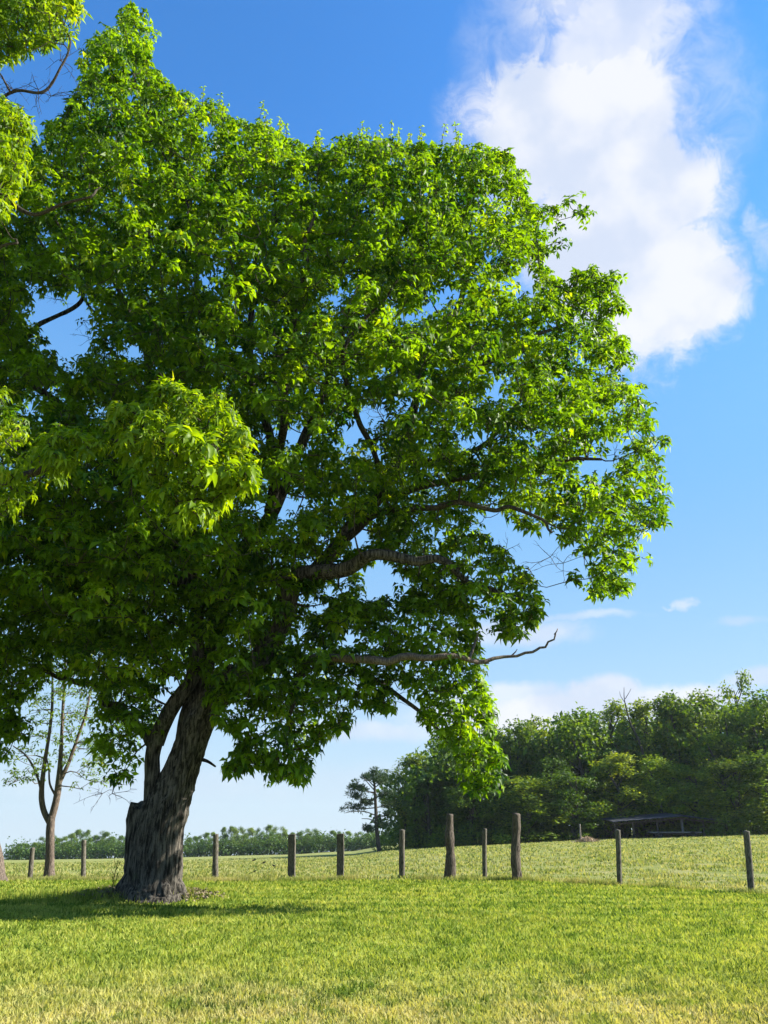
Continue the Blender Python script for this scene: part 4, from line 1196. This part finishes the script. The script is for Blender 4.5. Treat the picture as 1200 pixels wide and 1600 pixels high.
# bare snag rising above the wood
YS = 124; sx = at(978, 1200, YS)
sn = empty('dead_snag', (float(sx[0]), YS, tz(sx[0], YS)), 'bare dead tree whose thin grey top pokes above the wood', 'tree')
a = Acc(); p0 = np.array([sx[0] + 3, YS, tz(sx[0] + 3, YS) - .3]); P = catmull([p0, at(1005, 1180, YS), at(985, 1130, YS), at(976, 1095, YS), at(975, 1074, YS)], 40)
a.add(*tube(P, rint([.25, .2, .13, .07, .03], 40), 8)); a.build('trunk', M_FBARK, sn)
for pts in ([(978, 1100), (970, 1088), (968, 1080)], [(977, 1092), (983, 1082), (986, 1076)], [(985, 1130), (972, 1118), (964, 1112)], [(990, 1142), (1002, 1126), (1008, 1112)], [(1000, 1165), (985, 1150), (975, 1148)]):
    a = Acc(); a.add(*tube(catmull([at(x, y, YS) for x, y in pts], 10), np.linspace(.06, .02, 10), 5)); a.build('branch', M_FBARK, sn)

# pine at the left end of the wood
YP = 118.0; pb = at(590, 1330, YP); pz = tz(pb[0], YP)
pine = empty('pine_tree', (float(pb[0]), YP, pz), 'dark pine with layered tufts and bare lower branches at the left end of the wood', 'pine')
a = Acc(); PP = catmull([np.array([pb[0] + .3, YP, pz - .4]), at(589, 1300, YP), at(587, 1260, YP), at(585, 1225, YP), at(582, 1203, YP)], 40)
a.add(*tube(PP, rint([.32, .28, .22, .15, .06], 40), 9)); a.build('trunk', M_FBARK, pine)
B, D, N, L, W, To = [], [], [], [], [], []
rg = np.random.default_rng(77)
PB = [((586, 1262), (538, 1262), 9, 9), ((586, 1250), (548, 1243), 8, 8), ((585, 1240), (560, 1226), 8, 7), ((584, 1228), (572, 1212), 8, 8), ((583, 1222), (588, 1204), 9, 8), ((584, 1232), (602, 1214), 8, 7),
      ((586, 1246), (612, 1236), 9, 7), ((587, 1262), (618, 1252), 10, 8), ((588, 1276), (610, 1272), 9, 8), ((585, 1238), (553, 1230), 7, 6), ((586, 1256), (566, 1252), 6, 5), ((588, 1290), (575, 1296), 6, 5), ((588, 1285), (606, 1288), 9, 7), ((584, 1226), (592, 1218), 9, 7)]
for (a0, a1), (b0, b1), rr_, hh_ in PB:
    dy = rg.uniform(-2.5, 2.5); p = at(a0, a1, YP); q = at(b0, b1, YP + dy)
    a = Acc(); a.add(*tube(catmull([p, (p + q) / 2 + [0, 0, -.15], q], 10), np.linspace(.09, .03, 10), 5)); a.build('branch', M_FBARK, pine)
    for k in range(7):
        f = rg.uniform(.45, 1.1); c = p + (q - p) * f + rg.normal(0, .35, 3) * [1, 1.5, .5]; r = rr_ * .06 * rg.uniform(.7, 1.2)
        m = 70; v = nrm(rg.normal(size=(m, 3)))
        B.append(c + v * (r * rg.uniform(.2, 1, m))[:, None] * [1.2, 1.2, .6]); D.append(nrm(v + [0, 0, .5])); N.append(nrm(rg.normal(size=(m, 3)) + [0, 0, .6]))
        L.append(rg.uniform(.25, .5, m)); W.append(rg.uniform(.07, .14, m)); To.append(np.clip(rg.normal(.4, .15, m), 0, 1))
for (pts) in ([(587, 1274), (570, 1268), (550, 1268), (540, 1270)], [(588, 1286), (578, 1280), (565, 1279)], [(586, 1236), (574, 1222), (570, 1216)]):
    a = Acc(); a.add(*tube(catmull([at(x, y, YP) for x, y in pts], 12), np.linspace(.09, .04, 12), 5)); a.build('dead_branch', M_DEAD, pine)
V, Fs, m = leaves_mesh(*[np.concatenate(z_) for z_ in (B, D, N, L, W)])
tag(mesh_np('needles', V, Fs, M_PINE, pine, smooth=False, tone=np.repeat(np.concatenate(To), m)), kind='stuff')

# ------------------------------------------------------------------ far tree line on the left
SEG = [(-60, 40, 'at the left edge of the photograph'), (40, 75, 'between the short thin post and the young tree'), (75, 131, 'between the young tree and the thin post'), (131, 205, 'between the thin post and the big trunk'),
       (205, 285, 'hidden behind the big trunk'), (285, 337, 'just right of the big trunk'), (337, 456, 'between the first and second posts right of the big trunk'), (456, 532, 'between the two squared grey posts'), (532, 585, 'between the squared post and the pine')]
rg = np.random.default_rng(41)
for row in (0, 1):
    px = 14 + row * 9
    while px < 640:
        Y = 322 + row * 12 + rg.uniform(-4, 4); p = at(px, 1340, Y); z = tz(p[0], Y)
        ty = np.interp(px, [10, 30, 60, 140, 200, 300, 360, 400, 470, 540, 600], [1330, 1318, 1312, 1303, 1307, 1308, 1296, 1295, 1300, 1304, 1300]) + rg.uniform(-6, 9) - row * 3
        h = at(px, ty, Y)[2] - z
        if 205 < px < 285: px += rg.uniform(11, 19); continue
        seg = [s for s in SEG if s[0] <= px < s[1]]; sl = seg[0][2] if seg else 'behind the left end of the wood'
        forest('edge' if rg.random() < .4 else 'tall', 1 + int(rg.integers(0, 2)), (p[0], Y, z), h, rg.uniform(4.5, 7), rg.uniform(0, 6.28),
               'horizon tree ' + sl, mat=M_FAR, group='horizon tree line ' + sl, name='horizon_tree')
        px += rg.uniform(10, 17)
# low scrub that closes the far line at its foot
B, D, N, L, W, To = [], [], [], [], [], []
for px in np.repeat(np.arange(14, 640, 3.5), 2):
    Y = 316 + rg.uniform(-3, 3); p = at(px, 1340, Y); r = rg.uniform(1.8, 4.4); c = np.array([p[0], Y, tz(p[0], Y) + r * .5 + rg.choice([0, 1.8])]); m = 44
    v = nrm(rg.normal(size=(m, 3))); B.append(c + v * (r * rg.uniform(.4, 1.1, m))[:, None]); D.append(nrm(v + rg.normal(0, .8, (m, 3)))); N.append(nrm(v + [0, 0, .6]))
    L.append(rg.uniform(.6, 1.1, m)); W.append(rg.uniform(.4, .7, m)); To.append(np.clip(rg.normal(.4, .15, m), 0, 1))
V, Fs, m = leaves_mesh(*[np.concatenate(z_) for z_ in (B, D, N, L, W)])
tag(mesh_np('far_scrub', V, Fs, M_FAR, smooth=False, tone=np.repeat(np.concatenate(To), m)), 'low scrub at the foot of the far tree line', 'scrub', kind='stuff')

# ------------------------------------------------------------------ sapling left of the trunk
wb = ground_at(176, 1402)
wd_ = empty('weed_sapling', [float(v) for v in wb], 'thin upright weed stem in the grass just left of the big trunk', 'plant')
a = Acc(); wp = Acc(); wp.add(*tube(catmull([wb + [0, 0, -.05], wb + [-.02, 0, .35], wb + [.03, 0, .75]], 10), np.linspace(.014, .005, 10), 5)); 
for dz, dx in ((.3, .12), (.42, -.13), (.55, .1), (.62, -.07)):
    wp.add(*tube(np.array([wb + [0, 0, dz], wb + [dx * .5, 0, dz + .08], wb + [dx, 0, dz + .2]]), np.array([.007, .005, .003]), 4, False))
wp.build('stem', M_BARK2, wd_)
rg = np.random.default_rng(3); n = 60
B = wb + np.stack([rg.normal(0, .07, n), rg.normal(0, .07, n), rg.uniform(.05, .75, n)], 1)
V, Fs, m = leaves_mesh(B, rg.normal(size=(n, 3)), np.tile([[0, 0, 1.0]], (n, 1)), rg.uniform(.05, .11, n), rg.uniform(.02, .04, n))
tag(mesh_np('foliage', V, Fs, M_LEAF, wd_, smooth=False, tone=np.full(n * m, .4)), kind='stuff')

# ------------------------------------------------------------------ black birds in the pasture
M_CROW = plain_mat('black_feathers', (.008, .008, .01), (.02, .02, .025), 6, .5)


def ellipsoid(c, r, nseg=14, nring=9, tilt=0.0):
    th = np.linspace(0, 2 * math.pi, nseg, endpoint=False); ph = np.linspace(-math.pi / 2 + .08, math.pi / 2 - .08, nring)
    V = []
    for p_ in ph: V.append(np.stack([np.full(nseg, math.sin(p_) * r[0]), math.cos(p_) * np.cos(th) * r[1], math.cos(p_) * np.sin(th) * r[2]], 1))
    V = np.vstack(V); ca, sa = math.cos(tilt), math.sin(tilt)
    V = np.stack([V[:, 0] * ca - V[:, 2] * sa, V[:, 1], V[:, 0] * sa + V[:, 2] * ca], 1) + np.array(c)
    j = np.arange(nseg); j2 = (j + 1) % nseg
    F_ = np.concatenate([np.stack([i * nseg + j, i * nseg + j2, (i + 1) * nseg + j2, (i + 1) * nseg + j], -1) for i in range(nring - 1)])
    n0 = len(V); V = np.vstack([V, V[:nseg].mean(0), V[-nseg:].mean(0)])
    Ft = np.concatenate([np.stack([j2, j, np.full(nseg, n0)], -1), np.stack([(nring - 1) * nseg + j, (nring - 1) * nseg + j2, np.full(nseg, n0 + 1)], -1)])
    return V, [Ft, F_]


BIRDS = [(397, 1343, 1, 'black bird highest of the small flock right of the first post'), (412, 1351, 1, 'black bird in the middle of the small flock, near the top one'), (428, 1356, -1, 'black bird nearest the second post right of the big trunk'), (397, 1365, 1, 'black bird lowest of the small flock, in the near grass')]
for px, py, sgn, lb in BIRDS:
    b = ground_at(px, py); s = 1.2
    if b[1] > 90: b = at(px, py, 90); b[2] = tz(b[0], 90)
    o = empty('crow', [float(v) for v in b], lb, 'bird', 'black birds feeding in the pasture', rz=0)
    a = Acc(); q = np.array(b, float); g_ = lambda V: V * [sgn, 1, 1]; s = min(1.1, float(b[1]) * 7 / 1344 / .5)
    for c, r, tl in (((0, 0, .20), (.17, .075, .085), .25), ((.17, 0, .29), (.055, .045, .048), 0), ((-.20, 0, .15), (.12, .05, .018), .3), ((.10, 0, .25), (.09, .05, .055), .8)):
        V, Fs = ellipsoid(c, r, tilt=tl); a.add(g_(V) * s + q, Fs)
    for yy in (-.03, .03):
        V, Fs = tube(np.array([[0, yy, .14], [.01, yy, .07], [0.0, yy, 0]]), np.array([.012, .008, .008]), 5); a.add(g_(V) * s + q, Fs)
    a.build('body', M_CROW, o)
    a = Acc(); V, Fs = tube(np.array([[.21, 0, .29], [.25, 0, .285], [.285, 0, .275]]), np.array([.018, .012, .003]), 6); a.add(g_(V) * s + q, Fs); a.build('beak', M_CROW, o)
    for yy in (-.072, .072):
        V, Fs = ellipsoid((-.05, yy, .2), (.16, .012, .055), tilt=.3); a = Acc(); a.add(g_(V) * s + q, Fs); a.build('wing', M_CROW, o)

print('objects', len(sc.objects), 'tris', sum(sum(p.loop_total - 2 for p in me.polygons) if len(me.polygons) < 2000 else len(me.polygons) for me in bpy.data.meshes))

# ------------------------------------------------------------------ haze
hz = bpy.data.materials.new('air'); hz.use_nodes = True
t = NT(hz.node_tree); t.n.clear()
pv = t.new('ShaderNodeVolumePrincipled'); pv.inputs['Color'].default_value = (.80, .90, 1, 1); pv.inputs['Density'].default_value = HAZE
pv.inputs['Anisotropy'].default_value = .3
out = t.new('ShaderNodeOutputMaterial'); t.link(pv.outputs[0], out.inputs['Volume'])
a = Acc(); box(a, (-1000, -120, -62), (1000, 1560, 45))
o = a.build('haze', hz, None, smooth=False); tag(o, 'thin summer haze over the fields', kind='stuff')
